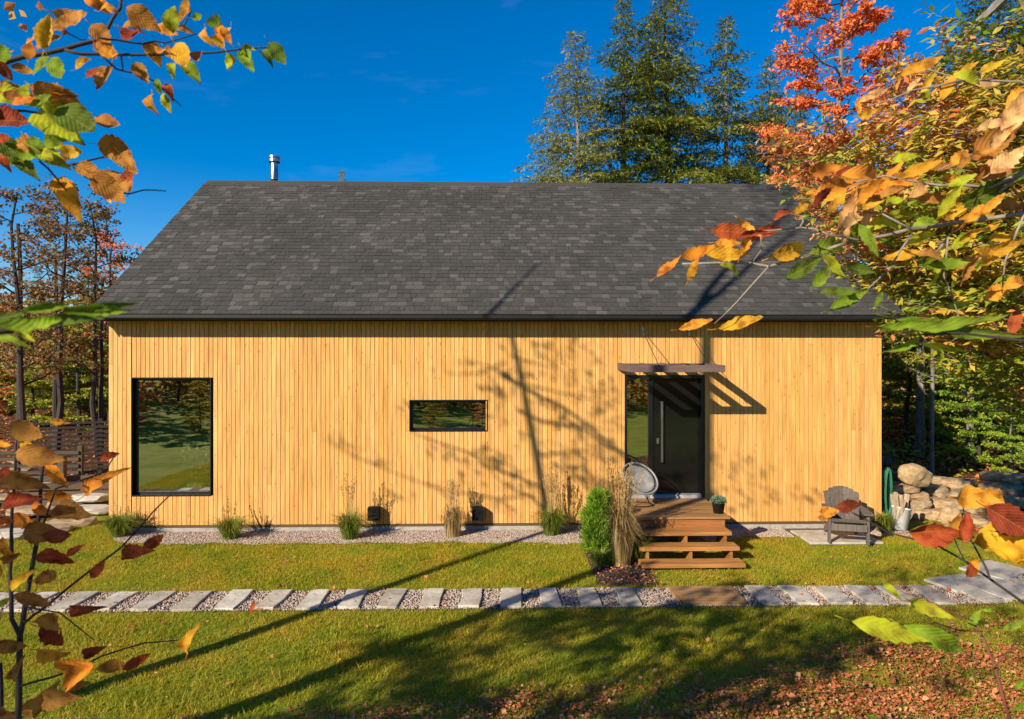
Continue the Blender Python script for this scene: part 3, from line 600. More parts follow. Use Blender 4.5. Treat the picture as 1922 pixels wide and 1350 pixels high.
mb = MB(); mb.box(XL, XR, YB-.62, YB-.4, 0, SIDE_TOP); hb(mb, 'back_wall', MAT['interior'])
mb = MB(); mb.box(XL+.2, XR-.2, .24, YB-.62, .30, .38); hb(mb, 'floor', MAT['interiorfloor'])
mb = MB(); mb.box(XL+.2, XR-.2, .24, YB-.62, 3.1, 3.2); hb(mb, 'ceiling', MAT['interior'])
for xw in (-2.9, .9): mb = MB(); mb.box(xw, xw+.12, .245, 5, .38, 3.1); hb(mb, 'partition', MAT['interior'])
mb = MB(); mb.box(XL+.2, XR-.2, 3.4, 3.5, .38, 3.1); hb(mb, 'inner_wall', MAT['interior'])
mb = MB(); mb.box(XL+.012, XR-.012, -.012, YB-.42, -.30, -.035); hb(mb, 'foundation', MAT['concrete'])
mb = MB(); mb.box(XL-.002, XR+.002, -.018, .01, -.035, .006); hb(mb, 'base_flashing', M('brown flashing', (.10, .06, .025), rough=.5))
# roof: solid slab under the shingles
pit = math.atan2(RZ-EZT, YR-YE); SL = sqrt((RZ-EZT)**2+(YR-YE)**2); ca, sa = cos(pit), sin(pit)
mb = MB(); mb.prism([(YE, EZT-.03), (YR, RZ-.03), (YB, EZT-.03), (YB, EZT-.17), (YR, RZ-.19), (YE+.02, EZT-.13)], 'x', RXL, RXR); hb(mb, 'roof', MAT['roofdeck'])
for xa, xb in ((RXL-.02, RXL), (RXR, RXR+.02)):
    mb = MB(); mb.prism([(YE, EZT+.0), (YR, RZ+.0), (YB, EZT), (YB, EZT-.20), (YR, RZ-.22), (YE, EZT-.16)], 'x', xa, xb); hb(mb, 'rake_trim', MAT['gutter'])
mb = MB(); mb.box(RXL+.01, RXR-.01, YE+.12, -.025, EZ-.012, EZ+.006); hb(mb, 'soffit', MAT['blackmat'])
mb = MB(); prof = [(YE-.10, EZ+.02), (YE-.075, EZ-.005), (YE+.02, EZ-.005), (YE+.02, EZT-.03), (YE+.012, EZT-.03), (YE+.012, EZ+.003), (YE-.07, EZ+.003), (YE-.092, EZ+.022), (YE-.092, EZT-.015), (YE-.105, EZT-.012), (YE-.112, EZT-.02), (YE-.10, EZT-.03)]
mb.prism(prof, 'x', RXL-.02, RXR+.02); mb.box(RXL-.022, RXL-.018, YE-.10, YE+.02, EZ, EZT-.03); mb.box(RXR+.018, RXR+.022, YE-.10, YE+.02, EZ, EZT-.03)
hb(mb, 'gutter', MAT['gutter'])
mb = MB(); mb.prism([(YR-.17, RZ-.17*.745+.018), (YR, RZ+.022), (YR+.17, RZ-.17*.745+.018), (YR+.17, RZ-.17*.745+.008), (YR, RZ+.010), (YR-.17, RZ-.17*.745+.008)], 'x', RXL-.01, RXR+.01); hb(mb, 'ridge_cap', MAT['shingle'])
# shingles: front slope course by course; nearest courses are parts
EXPO = .137; ncourse = int(SL/EXPO)+1; rsh = random.Random(8); shm = {}
def sh_geom(w, h, th): # local: x along eave, y up slope, z out
    return [(0, 0, 0), (w, 0, 0), (w, 0, th), (0, 0, th), (0, h, .001), (w, h, .001)], [(0, 1, 2, 3), (3, 2, 5, 4), (0, 3, 4), (1, 5, 2)]
Rm = Matrix.Translation((0, YE-.045, EZT-.045*.745)) @ Matrix.Rotation(pit, 4, 'X')
big = MB(); count = 0; widths = [.10, .13, .16, .19, .22]
for c in range(ncourse):
    x = RXL-.03-rsh.uniform(0, .15); v = c*EXPO
    while x < RXR+.02:
        w = rsh.choice(widths); xa, xb = max(x, RXL-.03), min(x+w, RXR+.03); ww = xb-xa; x += w
        if ww < .03: continue
        th = rsh.choice([.008, .011, .015]); h = min(EXPO+.03, SL+.045-v); dv = rsh.uniform(-.003, .003)
        lift = rsh.uniform(0, .003); M4 = Rm @ Matrix.Translation((xa, v+dv, .004+lift))
        if c < 3 and count < 298:
            key = (round(ww-.004, 4), th)
            if key not in shm:
                vv, ff = sh_geom(ww-.004, h, th); me = bpy.data.meshes.new('shingle'); me.from_pydata(vv, [], ff); me.update(); shm[key] = me
            o = link('shingle', shm[key], MAT['shingle'], house); o.matrix_local = Matrix.Translation(-H0) @ M4; count += 1
        else:
            vv, ff = sh_geom(ww-.004, h, th); b = len(big.v); big.v += [tuple(M4 @ Vector(q)) for q in vv]; big.f += [tuple(b+k for k in q) for q in ff]
# back slope, one sheet of courses
Rb = Matrix.Translation((0, YB+.045, EZT-.045*.745)) @ Matrix.Rotation(pi, 4, 'Z') @ Matrix.Rotation(pit, 4, 'X')
for c in range(ncourse):
    vv, ff = sh_geom(RXR-RXL+.06, min(EXPO+.03, SL+.04-c*EXPO), .012); M4 = Rb @ Matrix.Translation((-RXR-.03, c*EXPO, .004)); b = len(big.v)
    big.v += [tuple(M4 @ Vector(q)) for q in vv]; big.f += [tuple(b+k for k in q) for q in ff]
o = hb(big, 'upper_shingles', MAT['shingle']); o['kind'] = 'stuff'
# windows
def window(r, rev, fwid, name='window'):
    x0, x1, z0, z1 = r; Y0 = rev
    mb = MB(); t = fwid
    # reveal lining from the cladding back to the frame
    mb.box(x0-.004, x0+.012, -.03, Y0+.06, z0, z1); mb.box(x1-.012, x1+.004, -.03, Y0+.06, z0, z1)
    mb.box(x0+.012, x1-.012, -.03, Y0+.06, z1-.012, z1+.004); mb.box(x0+.012, x1-.012, -.034, Y0+.06, z0-.004, z0+.014)
    w = hb(mb, name, MAT['black'])
    mb = MB(); a, b, c, d = x0+.012, x1-.012, z0+.014, z1-.012
    mb.box(a, a+t, Y0, Y0+.05, c, d); mb.box(b-t, b, Y0, Y0+.05, c, d); mb.box(a+t, b-t, Y0, Y0+.05, c, c+t); mb.box(a+t, b-t, Y0, Y0+.05, d-t, d)
    f = mb.build('frame', MAT['black'], w)
    mb = MB(); mb.box(a+t, b-t, Y0+.02, Y0+.026, c+t, d-t); mb.build('pane', MAT['glass'], w)
    return w
window(W1, .07, .04); window(W2, .05, .038)
mb = MB(); mb.box(W1[0]+.08, W1[1]-.08, .062, .068, W1[2]+.052, W1[2]+.062); o = mb.build('glazing_bead', MAT['steel']); o.parent = house; o.location = -H0
# door with side light
x0, x1, z0, z1 = D1; xm = atY(1222, 800, 0).x; Y0 = .06
mb = MB()
for a, b, c, d in ((x0, x0+.045, z0, z1), (x1-.055, x1, z0, z1), (x0+.045, x1-.055, z1-.055, z1)): mb.box(a, b, -.03, Y0+.07, c, d)
mb.box(xm-.03, xm+.04, Y0-.01, Y0+.07, z0+.05, z1-.055)
dr = hb(mb, 'door_frame', MAT['black'])
mb = MB(); mb.box(x0+.045, xm-.03, Y0+.03, Y0+.036, z0+.12, z1-.055); mb.build('pane', MAT['glass'], dr)
mb = MB(); mb.box(x0+.045, xm-.03, Y0, Y0+.05, z0+.05, z0+.12); mb.build('sill', MAT['steel'], dr)
mb = MB(); mb.box(x0+.045, x1-.055, -.07, Y0+.06, z0-.0, z0+.05); mb.build('threshold', M('pale threshold', (.40, .40, .41), (.30, .30, .31), scale=6, rough=.4), dr)
mb = MB(); mb.box(xm+.04, x1-.055, Y0+.01, Y0+.05, z0+.056, z1-.06); door = hb(mb, 'door', MAT['doorblack'])
hx = atY(1243, 800, 0).x; mb = MB(); mb.box(hx-.018, hx+.018, Y0-.05, Y0-.025, atY(0, 873, 0).z, atY(0, 756, 0).z)
mb.box(hx-.01, hx+.01, Y0-.025, Y0+.01, atY(0, 860, 0).z, atY(0, 856, 0).z); mb.box(hx-.01, hx+.01, Y0-.025, Y0+.01, atY(0, 770, 0).z, atY(0, 766, 0).z)
mb.build('handle', MAT['steel'], door, bevel=.003)
lx = atY(1236, 800, 0).x; mb = MB(); mb.box(lx-.02, lx+.02, Y0-.012, Y0+.01, atY(0, 838, 0).z, atY(0, 827, 0).z); mb.build('lock', MAT['steel'], door, bevel=.004)
# chimney pipe
cp = atY(515, 340, YR+.4); cx = cp.x; cy = YR+.4; top = atY(515, 293, cy).z; zb = RZ-.4*.745
mb = MB(); mb.smooth = True; r = .088; mb.lathe([(r, zb-.1), (r, zb+.45), (r+.004, zb+.455), (r+.004, zb+.47), (r, zb+.475), (r, top-.13)], 20, (cx, cy, 0)); ch = hb(mb, 'chimney', MAT['galv'])
mb = MB(); mb.smooth = False; mb.lathe([(.088, top-.15), (.125, top-.145), (.128, top-.075), (.10, top-.07), (.10, top-.055), (.135, top-.05), (.135, top-.015), (.09, top), (0, top+.004)], 20, (cx, cy, 0)); mb.build('cap', MAT['galv'], ch)
mb = MB(); mb.lathe([(.098, top-.162), (.129, top-.16), (.129, top-.147), (.098, top-.147)], 20, (cx, cy, 0)); mb.build('collar', MAT['black'], ch)

# wooden canopy hung over the door
P_ = 1.12; cxl, cxr = 1.93, 3.455; cz = 2.755
can = tag(empty('door_canopy', ((cxl+cxr)/2, 0, cz)), 'open brown timber canopy frame hung on cables above the front door', 'canopy')
C0 = Vector(((cxl+cxr)/2, 0, cz)); slope = -.028
def cb(mb, name, mat, **k): o = mb.build(name, mat, can, **k); o.location = -C0; return o
shear = lambda y: cz+(-y)*slope
rx = [cxl+.03+(cxr-cxl-.06)*i/4 for i in range(5)]
for i in range(5):
    mb = MB(); x = rx[i]; mb.prism([(-.027, shear(-.03)-.10), (-.027, shear(-.03)+.02), (-P_+.05, shear(-P_)+.02), (-P_+.05, shear(-P_)-.085)], 'x', x-.03, x+.03); cb(mb, 'rafter', MAT['canopywood'])
mb = MB(); mb.box(cxl, cxr, -P_, -P_+.048, shear(-P_)-.09, shear(-P_)+.022); cb(mb, 'front_beam', MAT['canopywood'], bevel=.004)
mb = MB(); mb.box(cxl+.08, cxr-.08, -.068, -.024, cz-.10, cz+.01); cb(mb, 'ledger', MAT['canopywood'])
for pxw, xf in ((1206, cxl+.5), (1292, cxr-.5)):
    a = atY(pxw, 620, -.03); mb = MB(); mb.tube([a, Vector((a.x+.06, -P_+.1, shear(-P_)+.02))], .006, 6); cb(mb, 'cable', MAT['steel'])
    mb = MB(); mb.tube([a+Vector((0, -.02, .05)), a+Vector((.012, -.03, -.09))], .011, 6); cb(mb, 'turnbuckle', MAT['steel'])

# deck and steps
deck = tag(empty('porch_steps', (2.8, -.7, GZ)), 'small brown timber deck with three wide open steps below the front door', 'steps'); K0 = Vector((2.8, -.7, GZ))
def db(mb, name, mat, **k): o = mb.build(name, mat, deck, **k); o.location = -K0; return o
dz = .44; dx0 = atZ(1183, 968, dz).x; dx1 = atZ(1371, 970, dz).x; dyf = atZ(1280, 971, dz).y
nbp = 10; pd = (abs(dyf)-.035)/nbp
for i in range(nbp):
    ya = -.035-(i+1)*pd; mb = MB(); mb.box(dx0+rs.uniform(-.006, .006), dx1+rs.uniform(-.006, .006), ya+.004, ya+pd-.003, dz-.035, dz-rs.uniform(0, .002)); db(mb, 'plank', MAT['deckwood'], bevel=.003)
mb = MB(); mb.box(dx0+.06, dx1-.08, dyf+.03, dyf+.07, dz-.22, dz-.036); db(mb, 'rim_board', MAT['stairwood'])
for xa in (dx0+.04, dx1-.11): mb = MB(); mb.box(xa, xa+.045, dyf+.07, -.04, dz-.22, dz-.036); db(mb, 'joist', MAT['stairwood'])
for xa in (dx0+.06, (dx0+dx1)/2, dx1-.16):
    for yy in (dyf+.12, -.2): mb = MB(); mb.box(xa, xa+.09, yy, yy+.09, GZ-.05, dz-.222); db(mb, 'post', MAT['stairwood'])
tz = [dz-.155, dz-.30, dz-.455]; txy = [(1197, 1372, 992, 1002), (1204, 1387, 1021, 1033), (1210, 1398, 1053, 1067)]
prev = dyf
for k in range(3):
    z = tz[k]; xa = atZ(txy[k][0], txy[k][3], z).x; xb = atZ(txy[k][1], txy[k][3], z).x; ya = dyf-.285*(k+1); xb += .05+.02*k
    for q in range(2):
        mb = MB(); mb.box(xa, xb, ya+q*.144, ya+q*.144+.138, z-.055, z-.002*q); db(mb, 'tread', MAT['stairwood'], bevel=.004)
for xa in (dx0+.13, (dx0+dx1)/2, dx1-.17):
    mb = MB(); y0 = dyf; pts = [(y0+.03, dz-.04), (y0+.03, dz-.205), (y0-.01, tz[0]-.046), (y0-.27, tz[0]-.046), (y0-.27, tz[1]-.046), (y0-.54, tz[1]-.046), (y0-.54, tz[2]-.046), (y0-.80, tz[2]-.046), (y0-.78, GZ-.02), (y0-.45, GZ-.02), (y0+.03, dz-.40)]
    pts = [(y0+.028, dz-.206), (y0+.028, dz-.42), (y0-.45, GZ-.02), (y0-.74, GZ-.02), (y0-.76, tz[2]-.057), (y0-.54, tz[2]-.057), (y0-.54, tz[1]-.057), (y0-.27, tz[1]-.057), (y0-.27, tz[0]-.057), (y0-.01, tz[0]-.057)]
    mb.prism(pts, 'x', xa-.02, xa+.02); db(mb, 'stringer', MAT['stairwood'])

# two black lamps low on the wall
for (px, lab) in ((703, 'small black box lamp low on the board wall, nearer the tall window'), (897, 'small black box lamp low on the board wall, below the slot window')):
    p = atY(px, 962, -.05); t = tag(empty('wall_lamp', (p.x, -.02, p.z)), lab, 'wall lamp', 'black box lamps low on the wall')
    MB().box(-.05, .05, -.03, 0, -.06, .06).build('back_plate', MAT['blackmat'], t)
    mb = MB(); mb.prism([(-.03, .11), (-.17, .105), (-.175, -.11), (-.03, -.115)], 'x', -.095, .095); mb.build('housing', MAT['blackmat'], t, bevel=.004)
    MB().box(-.07, .07, -.15, -.05, -.118, -.1155).build('lens', MAT['steel'], t)

# ------------------------------------------------------------------ round wicker chair on the deck
def ellipse_pts(n, rx_, ry_, z=0): return [(rx_*cos(2*pi*k/n), ry_*sin(2*pi*k/n), z) for k in range(n+1)]
cpos = atY(1202, 900, -.62)
wc = tag(empty('round_chair', (cpos.x, -.62, dz)), 'round grey bowl chair on thin legs standing on the deck before the side light', 'chair')
seatM = Matrix.Translation((0, 0, cpos.z-dz+.02)) @ Euler((radians(40), radians(24), 0)).to_matrix().to_4x4()
R_ = .31; mb = MB(); mb.smooth = True; mb.tube([seatM @ Vector(p) for p in ellipse_pts(36, R_, R_)], .016, 8, cap=False); mb.build('rim', MAT['wicker'], wc)
mb = MB()
for k in range(44):
    a = 2*pi*k/44; mb.tube([seatM @ Vector((R_*cos(a)*t, R_*sin(a)*t, -.15*(1-t*t))) for t in (1, .8, .55, .3, .08)], .0045, 4, cap=False)
for t in (.25, .5, .75): mb.tube([seatM @ Vector((R_*t*cos(2*pi*k/30), R_*t*sin(2*pi*k/30), -.15*(1-t*t))) for k in range(31)], .004, 4, cap=False)
o = mb.build('woven_seat', MAT['wicker'], wc)
mb = MB(); mb.smooth = True; v = []
for i in range(9):
    for k in range(28):
        t = i/8*.86; a = 2*pi*k/28; v.append(tuple(seatM @ Vector((R_*t*cos(a), R_*t*sin(a), -.128*(1-t*t)+.012*sin(t*9)))))
mb.v = v; mb.f = [(i*28+k, i*28+(k+1) % 28, (i+1)*28+(k+1) % 28, (i+1)*28+k) for i in range(8) for k in range(28)]
o = mb.build('cushion', MAT['cloth'], wc); sm = o.modifiers.new('s', 'SOLIDIFY'); sm.thickness = .018
for ax, ay in ((-.19, -.16), (.17, -.18), (-.15, .17), (.18, .15)):
    q = seatM @ Vector((ax*.7, ay*.7, -.13)); MB().tube([q, (ax*.9, ay*.9, .012)], .008, 6).build('leg', MAT['blackmat'], wc)
MB().tube([Vector(p) for p in ellipse_pts(24, .2, .18, .012)], .008, 6).build('foot_ring', MAT['blackmat'], wc)

# pot with grey green plant on the deck corner
pp = atZ(1353, 966, dz); pot = tag(empty('potted_plant', (pp.x, pp.y+.12, dz)), 'dark round pot with a grey green mound plant on the deck corner', 'potted plant')
mb = MB(); mb.smooth = True; mb.lathe([(.0, .003), (.078, .003), (.105, .17), (.115, .172), (.115, .195), (.10, .195), (.098, .16), (0, .16)], 22); mb.build('pot', M('dark glazed pot', (.02, .016, .014), (.03, .025, .02), scale=8, rough=.35), pot)
nq = 900; d = unit(rng.normal(0, 1, (nq, 3))*[1, 1, .8]); d[:, 2] = np.abs(d[:, 2]); P = np.array([0, 0, .17])+d*np.array([.105, .105, .085])*rng.uniform(.75, 1.05, (nq, 1))
V, Fc = kites(P, d+rng.normal(0, .4, d.shape), rng.normal(0, 1, d.shape), rng.uniform(.02, .04, nq), .016); link('foliage', npmesh('sedum', V, Fc), MAT['sedum'], pot)

# indoor plant box behind the tall window
ip = atY(365, 918, .20); t = tag(empty('window_planter', (ip.x, .24, ip.z-.03)), 'pale wooden box with pale leaves and red blooms inside the tall window', 'plant')
MB().box(-.13, .13, -.05, .09, -.02, .13).build('box', MAT['plantbox'], t)
mb = MB(); P = []; D = []
for k in range(9):
    a = rng.uniform(-1, 1); tip = np.array([a*.28, rng.uniform(-.04, .1), .13+rng.uniform(.25, .62)]); mb.tube([(a*.05, .02, .1), (a*.15, .02, .3), tuple(tip)], .004, 4)
    for q in range(16): P.append(tip+rng.normal(0, .06, 3)); D.append(rng.normal(0, 1, 3))
mb.build('stem', MAT['tuft'], t); P = np.array(P); D = np.array(D)
V, Fc = kites(P[:90], D[:90], rng.normal(0, 1, (90, 3)), .09, .05); link('leaves', npmesh('houseplant', V, Fc), M('pale leaf', (.55, .56, .36), (.3, .42, .2), scale=9), t)
P2 = np.array([.14, .0, .46])+rng.normal(0, .05, (90, 3)); V, Fc = kites(P2, rng.normal(0, 1, (90, 3)), rng.normal(0, 1, (90, 3)), .07, .05); link('flower', npmesh('bloom', V, Fc), M('red bloom', (.5, .05, .03), rough=.6), t)
MB().box(W1[0]+.02, W1[1]-.02, .125, .42, W1[2]-.06, W1[2]-.0+.02).build('sill_board', MAT['plantbox'], None); bpy.data.objects['sill_board'].parent = house; bpy.data.objects['sill_board'].location = -H0

# ------------------------------------------------------------------ Adirondack chair on its slab
sp = atZ(1600, 1017, GZ); o = stone_mesh(55, 1.16, .80, .035).build('paving_slab', MAT['slab'], bevel=.006, loc=(5.43, -.66, GZ+.006)); tag(o, 'wide pale paving slab under the garden armchair', 'paving slab')
ca_ = atZ(1596, 1018, GZ+.04); ad = tag(empty('garden_armchair', (ca_.x+.02, ca_.y+.22, GZ+.042), radians(-17)), 'weathered grey slatted wooden garden armchair on the slab by the house corner', 'chair')
Wd = .56
def ab(mb, name, **k): return mb.build(name, MAT['greywood'], ad, bevel=.003, **k)
ad.scale = (1, 1, .88)
for sx_ in (-1, 1):
    ab(MB().box(sx_*Wd/2-.02, sx_*Wd/2+.02, -.36, -.27, 0, .54), 'front_leg')
    mb = MB(); mb.prism([(-.38, .30), (-.38, .37), (-.30, .385), (.42, .12), (.50, 0), (.40, 0)], 'x', sx_*(Wd/2-.045)-.015, sx_*(Wd/2-.045)+.015); ab(mb, 'side_rail')
    mb = MB(); mb.prism([(sx_*Wd/2-.07, -.42), (sx_*Wd/2+.07, -.42), (sx_*Wd/2+.085, -.34), (sx_*Wd/2+.06, .0), (sx_*Wd/2+.03, .30), (sx_*Wd/2-.03, .30), (sx_*Wd/2-.05, .0), (sx_*Wd/2-.085, -.34)], 'z', .54, .562); ab(mb, 'armrest')
    mb = MB(); mb.prism([(-.27, .54), (-.27, .40), (-.20, .54)], 'x', sx_*(Wd/2)-.012+sx_*.03, sx_*(Wd/2)+.012+sx_*.03); ab(mb, 'bracket')
for k in range(6):
    y = -.37+k*.083; z = .385-max(0, (y+.30))*.365; m = Matrix.Translation((0, y, z)) @ Matrix.Rotation(-.35 if k else .5, 4, 'X')
    mb = MB(); mb.box(-Wd/2+.025, Wd/2-.025, 0, .075, 0, .02, m); ab(mb, 'seat_slat')
mb = MB(); mb.box(-Wd/2+.02, Wd/2-.02, -.392, -.372, .24, .36); ab(mb, 'apron')
tops = [.66, .72, .755, .765, .755, .72, .66]
for k in range(7):
    x = (k-3)*.074; m = Matrix.Translation((0, .07, .20)) @ Matrix.Rotation(-.42, 4, 'X'); fl = x*.10
    mb = MB(); hh = tops[k]; b = len(mb.v)
    for (z, xo) in ((0, x*.88), (hh, x*1.06)):
        for (dx_, dy_) in ((-.0345, 0), (.0345, 0), (.0345, .018), (-.0345, .018)):
            zz = z+(0 if z == 0 else (-.9*(x+dx_)**2)+.9*x*x); mb.v.append(tuple(m @ Vector((xo+dx_*(1.08 if z else .95), dy_+x*x*-.25, zz))))
    mb.f = [(0, 3, 2, 1), (4, 5, 6, 7), (0, 1, 5, 4), (1, 2, 6, 5), (2, 3, 7, 6), (3, 0, 4, 7)]; ab(mb, 'back_slat')
for zz in (.14, .48): m = Matrix.Translation((0, .07, .20)) @ Matrix.Rotation(-.42, 4, 'X'); mb = MB(); mb.box(-Wd/2+.04, Wd/2-.04, .02, .045, zz, zz+.06, m); ab(mb, 'back_rail')

# white bucket with kindling, leaning
bp_ = atZ(1690, 998, GZ); bk = tag(empty('bucket', (bp_.x, bp_.y+.05, GZ+.02)), 'white plastic bucket filled with split kindling, tilted against the stones', 'bucket'); bk.rotation_euler = (radians(-6), radians(11), 0)
mb = MB(); mb.smooth = True; mb.lathe([(0, 0), (.125, 0), (.15, .36), (.158, .36), (.158, .385), (.146, .385), (.12, .02), (0, .02)], 26); mb.build('tub', MAT['white'], bk)
MB().tube([(-.155*cos(a), -.155*sin(a)*.35-.05, .36-.17*sin(a)) for a in np.linspace(0, pi, 12)], .003, 5).build('handle', MAT['steel'], bk)
kr = random.Random(5)
for k in range(17):
    a = kr.uniform(0, 6.28); r = kr.uniform(0, .10); L = kr.uniform(.34, .62); w = kr.uniform(.022, .042)
    m = Matrix.Translation((r*cos(a), r*sin(a), .06)) @ Euler((kr.uniform(-.28, .28), kr.uniform(-.28, .28), a)).to_matrix().to_4x4()
    mb = MB(); b = len(mb.v); tri = [(-w, -w*.6), (w, -w*.5), (kr.uniform(-.3, .3)*w, w)]
    for z in (0, L): mb.v += [tuple(m @ Vector((p[0], p[1], z+kr.uniform(0, .02)))) for p in tri]
    mb.f = [(0, 2, 1), (3, 4, 5), (0, 1, 4, 3), (1, 2, 5, 4), (2, 0, 3, 5)]; o = mb.build('kindling', MAT['logend']); tag(o, 'splintered stick of kindling standing in the white bucket', 'firewood', 'kindling sticks in the white bucket'); o.matrix_world = Matrix.Translation(bk.location) @ bk.rotation_euler.to_matrix().to_4x4()
# green garden hose hung in loops by the corner
hp = atY(1663, 890, .12); hx_ = atY(1664, 950, .15).x; t = tag(empty('garden_hose', (hx_, .10, 0)), 'green garden hose hanging in long loops at the right house corner', 'hose')
mb = MB(); mb.smooth = True; pts = []
for k in range(6*28):
    a = 2*pi*k/28; w_ = .048+.008*(k//28 % 3); pts.append((w_*cos(a)+.006*sin(k*.3), .012*(k/28-3), .50+(.40+.025*sin(k//28*2.1))*sin(a)))
mb.tube(pts, .011, 6); mb.build('hose', MAT['hose'], t)
mb = MB(); mb.tube([(-.07, .0, .90), (0, -.02, .92), (.07, 0, .90)], .012, 6); mb.tube([(0, 0, .92), (0, 0, -.12)], .012, 6); mb.build('hose_stand', MAT['blackmat'], t)

# ------------------------------------------------------------------ dry stone wall, boulder, rocks on the right
sw = tag(empty('stone_wall', (8.2, 1.0, GZ)), 'stepped dry stone wall of tan fieldstones right of the house', 'stone wall'); r5 = random.Random(21); k = 0
for row in range(5):
    s = 0.0
    while s < 4.4:
        w = r5.uniform(.30, .62); s += w*.93; u = s/4.4
        x = 7.05+u*2.3+row*.20+r5.uniform(-.05, .05); y = 1.7-u*3.0+row*.30+r5.uniform(-.05, .05)
        if row == 4 and (u < .55): continue
        o = put_rock('stone', SLABS, k, (x-8.2, y-1.0, .09+row*.155), (w*1.05, r5.uniform(.40, .55), r5.uniform(.15, .2)), r5.uniform(-.3, .3)-.9, MAT['rock'] if r5.random() < .7 else MAT['rockg'], sw, (r5.uniform(-.06, .06), r5.uniform(-.06, .06))); k += 1
# firewood / slab stack by the boulder
ss = tag(empty('stacked_slabs', (7.3, .6, GZ)), 'pile of flat grey brown stones behind the white bucket', 'stone pile')
for k, (x, y, z, w, d, h, c) in enumerate([(7.10, .75, .10, .60, .45, .20, 0), (7.65, .70, .10, .62, .45, .18, 1), (7.22, .75, .27, .55, .4, .16, 1), (7.68, .72, .26, .46, .38, .15, 0), (7.25, .78, .41, .66, .42, .14, 0), (7.66, .76, .40, .42, .36, .13, 1), (7.34, .8, .54, .74, .42, .13, 1)]):
    put_rock('stone', SLABS, k+1, (x-7.3, y-.6, z), (w, d, h*1.15), r5.uniform(-.25, .25), MAT['rock'] if c else MAT['rockg'], ss, (r5.uniform(-.05, .05), r5.uniform(-.05, .05)))
bo = atY(1716, 905, .75); o = put_rock('boulder', ROCKS, 1, (bo.x, .75, GZ+.60+.19), (.72, .5, .44), .3, MAT['rock2'], None, (.1, .25)); tag(o, 'big ochre boulder topping the pile of stones beside the house', 'boulder')
for k, (x, y, s, lab) in enumerate([(8.0, .3, .42, 'pointed tan rock leaning in front of the stone wall'), (7.4, -.55, .34, 'low tan rock at the lawn edge behind the bucket'), (8.35, -1.35, .38, 'rounded tan rock at the lawn edge near the flagstones')]):
    o = put_rock('rock', ROCKS, k+2, (x, y, GZ+s*.26), (s, s*.8, s*(1.0 if k == 0 else .62)), k*1.3, MAT['rock'], None, (0, .15)); tag(o, lab, 'rock')
mb = MB(); mb.tube([(6.9, 2.2, .72), (7.3, 2.1, .75), (8.0, 2.3, .70)], [.12, .13, .11], 10); o = mb.build('log', MAT['bark']); tag(o, 'brown fallen log lying behind the boulder', 'log')
for (x, y) in ((7.0, 2.15), (7.85, 2.25)): o = put_rock('rock', ROCKS, 3, (x, y, GZ+.33), (.5, .5, .75), 1, MAT['rockg'], None); tag(o, 'grey rock propping the fallen log, %s end' % ('house' if x < 7.5 else 'wood'), 'rock')

# ------------------------------------------------------------------ left side: stone steps, timber edging, fence
ls = tag(empty('stone_steps', (-8.2, 1.6, GZ)), 'broad pale grey stone slabs stepping up left of the house corner', 'stone steps')
for k, (px, py, w, d, z) in enumerate([(178, 962, .85, .5, .03), (135, 985, .9, .45, .0), (90, 1000, .8, .45, -.01), (170, 940, .8, .5, .10), (60, 965, .95, .5, .06), (20, 940, 1.0, .5, .10), (45, 915, 1.2, .5, .17), (15, 885, 1.3, .5, .25), (60, 870, 1.3, .5, .32), (20, 1010, .8, .5, .0)]):
    p = atZ(px, py, GZ+z); put_rock('slab', SLABS, k, (p.x+8.2, p.y-1.6, z+.06), (w, d, .13), r5.uniform(-.15, .15), MAT['rockg'] if k % 3 else MAT['slab'], ls)
te = tag(empty('timber_edging', (-8.0, 2.4, GZ)), 'low edging of stacked tan timbers left of the house', 'edging')
for k in range(4):
    a = atZ(205, 905-k*3, GZ+.1); mb = MB(); m = Matrix.Translation((.2-k*.02, -.1+.22*k, .06+.13*k)) @ Matrix.Rotation(.12, 4, 'Z'); mb.box(-2.2, 1.0, -.07, .07, -.06, .06, m); mb.build('timber', MAT['fencewood'], te, bevel=.008)
MAT['darkwoodx'] = wood_mat('dark rail wood', [(.06, .045, .035), (.08, .06, .045)], along=0, rough=.8, knots=False)
te2 = tag(empty('garden_rail', (-11.0, 3.8, GZ)), 'horizontal weathered rails of a low garden screen at the left picture edge', 'fence')
for k in range(5): MB().box(-2.4, 1.4, -.02, .02, .22+k*.15, .29+k*.15).build('rail', MAT['fencewood'] if k % 2 else MAT['darkwoodx'], te2)
for x in (-2.2, 0, 1.4): MB().box(x-.05, x+.05, .02, .10, 0, 1.0).build('post', MAT['fencewood'], te2)
pp = atY(117, 860, 2.6); o = MB().box(-.06, .06, -.06, .06, 0, .95).build('wooden_post', MAT['fencewood'], loc=(pp.x, 2.6, GZ), bevel=.006); tag(o, 'square weathered post standing by itself left of the slatted fence', 'post')
MAT['darkslat'] = wood_mat('dark slats', [(.035, .026, .02), (.05, .038, .03)], along=0, rough=.8, knots=False)
fe = tag(empty('slatted_fence', (-10.2, 6.0, GZ)), 'dark slatted fence of thin horizontal boards behind the left house corner', 'fence')
for k in range(11): m = Matrix.Rotation(.35, 4, 'Z'); mb = MB(); mb.box(-1.6, 2.6, -.015, .015, .16+k*.115, .215+k*.115, m); mb.build('slat', MAT['darkslat'], fe)
for x in (-1.6, -.2, 1.2, 2.6): m = Matrix.Rotation(.35, 4, 'Z'); MB().box(x-.05, x+.05, .015, .10, 0, 1.42, m).build('post', MAT['darkslat'], fe)

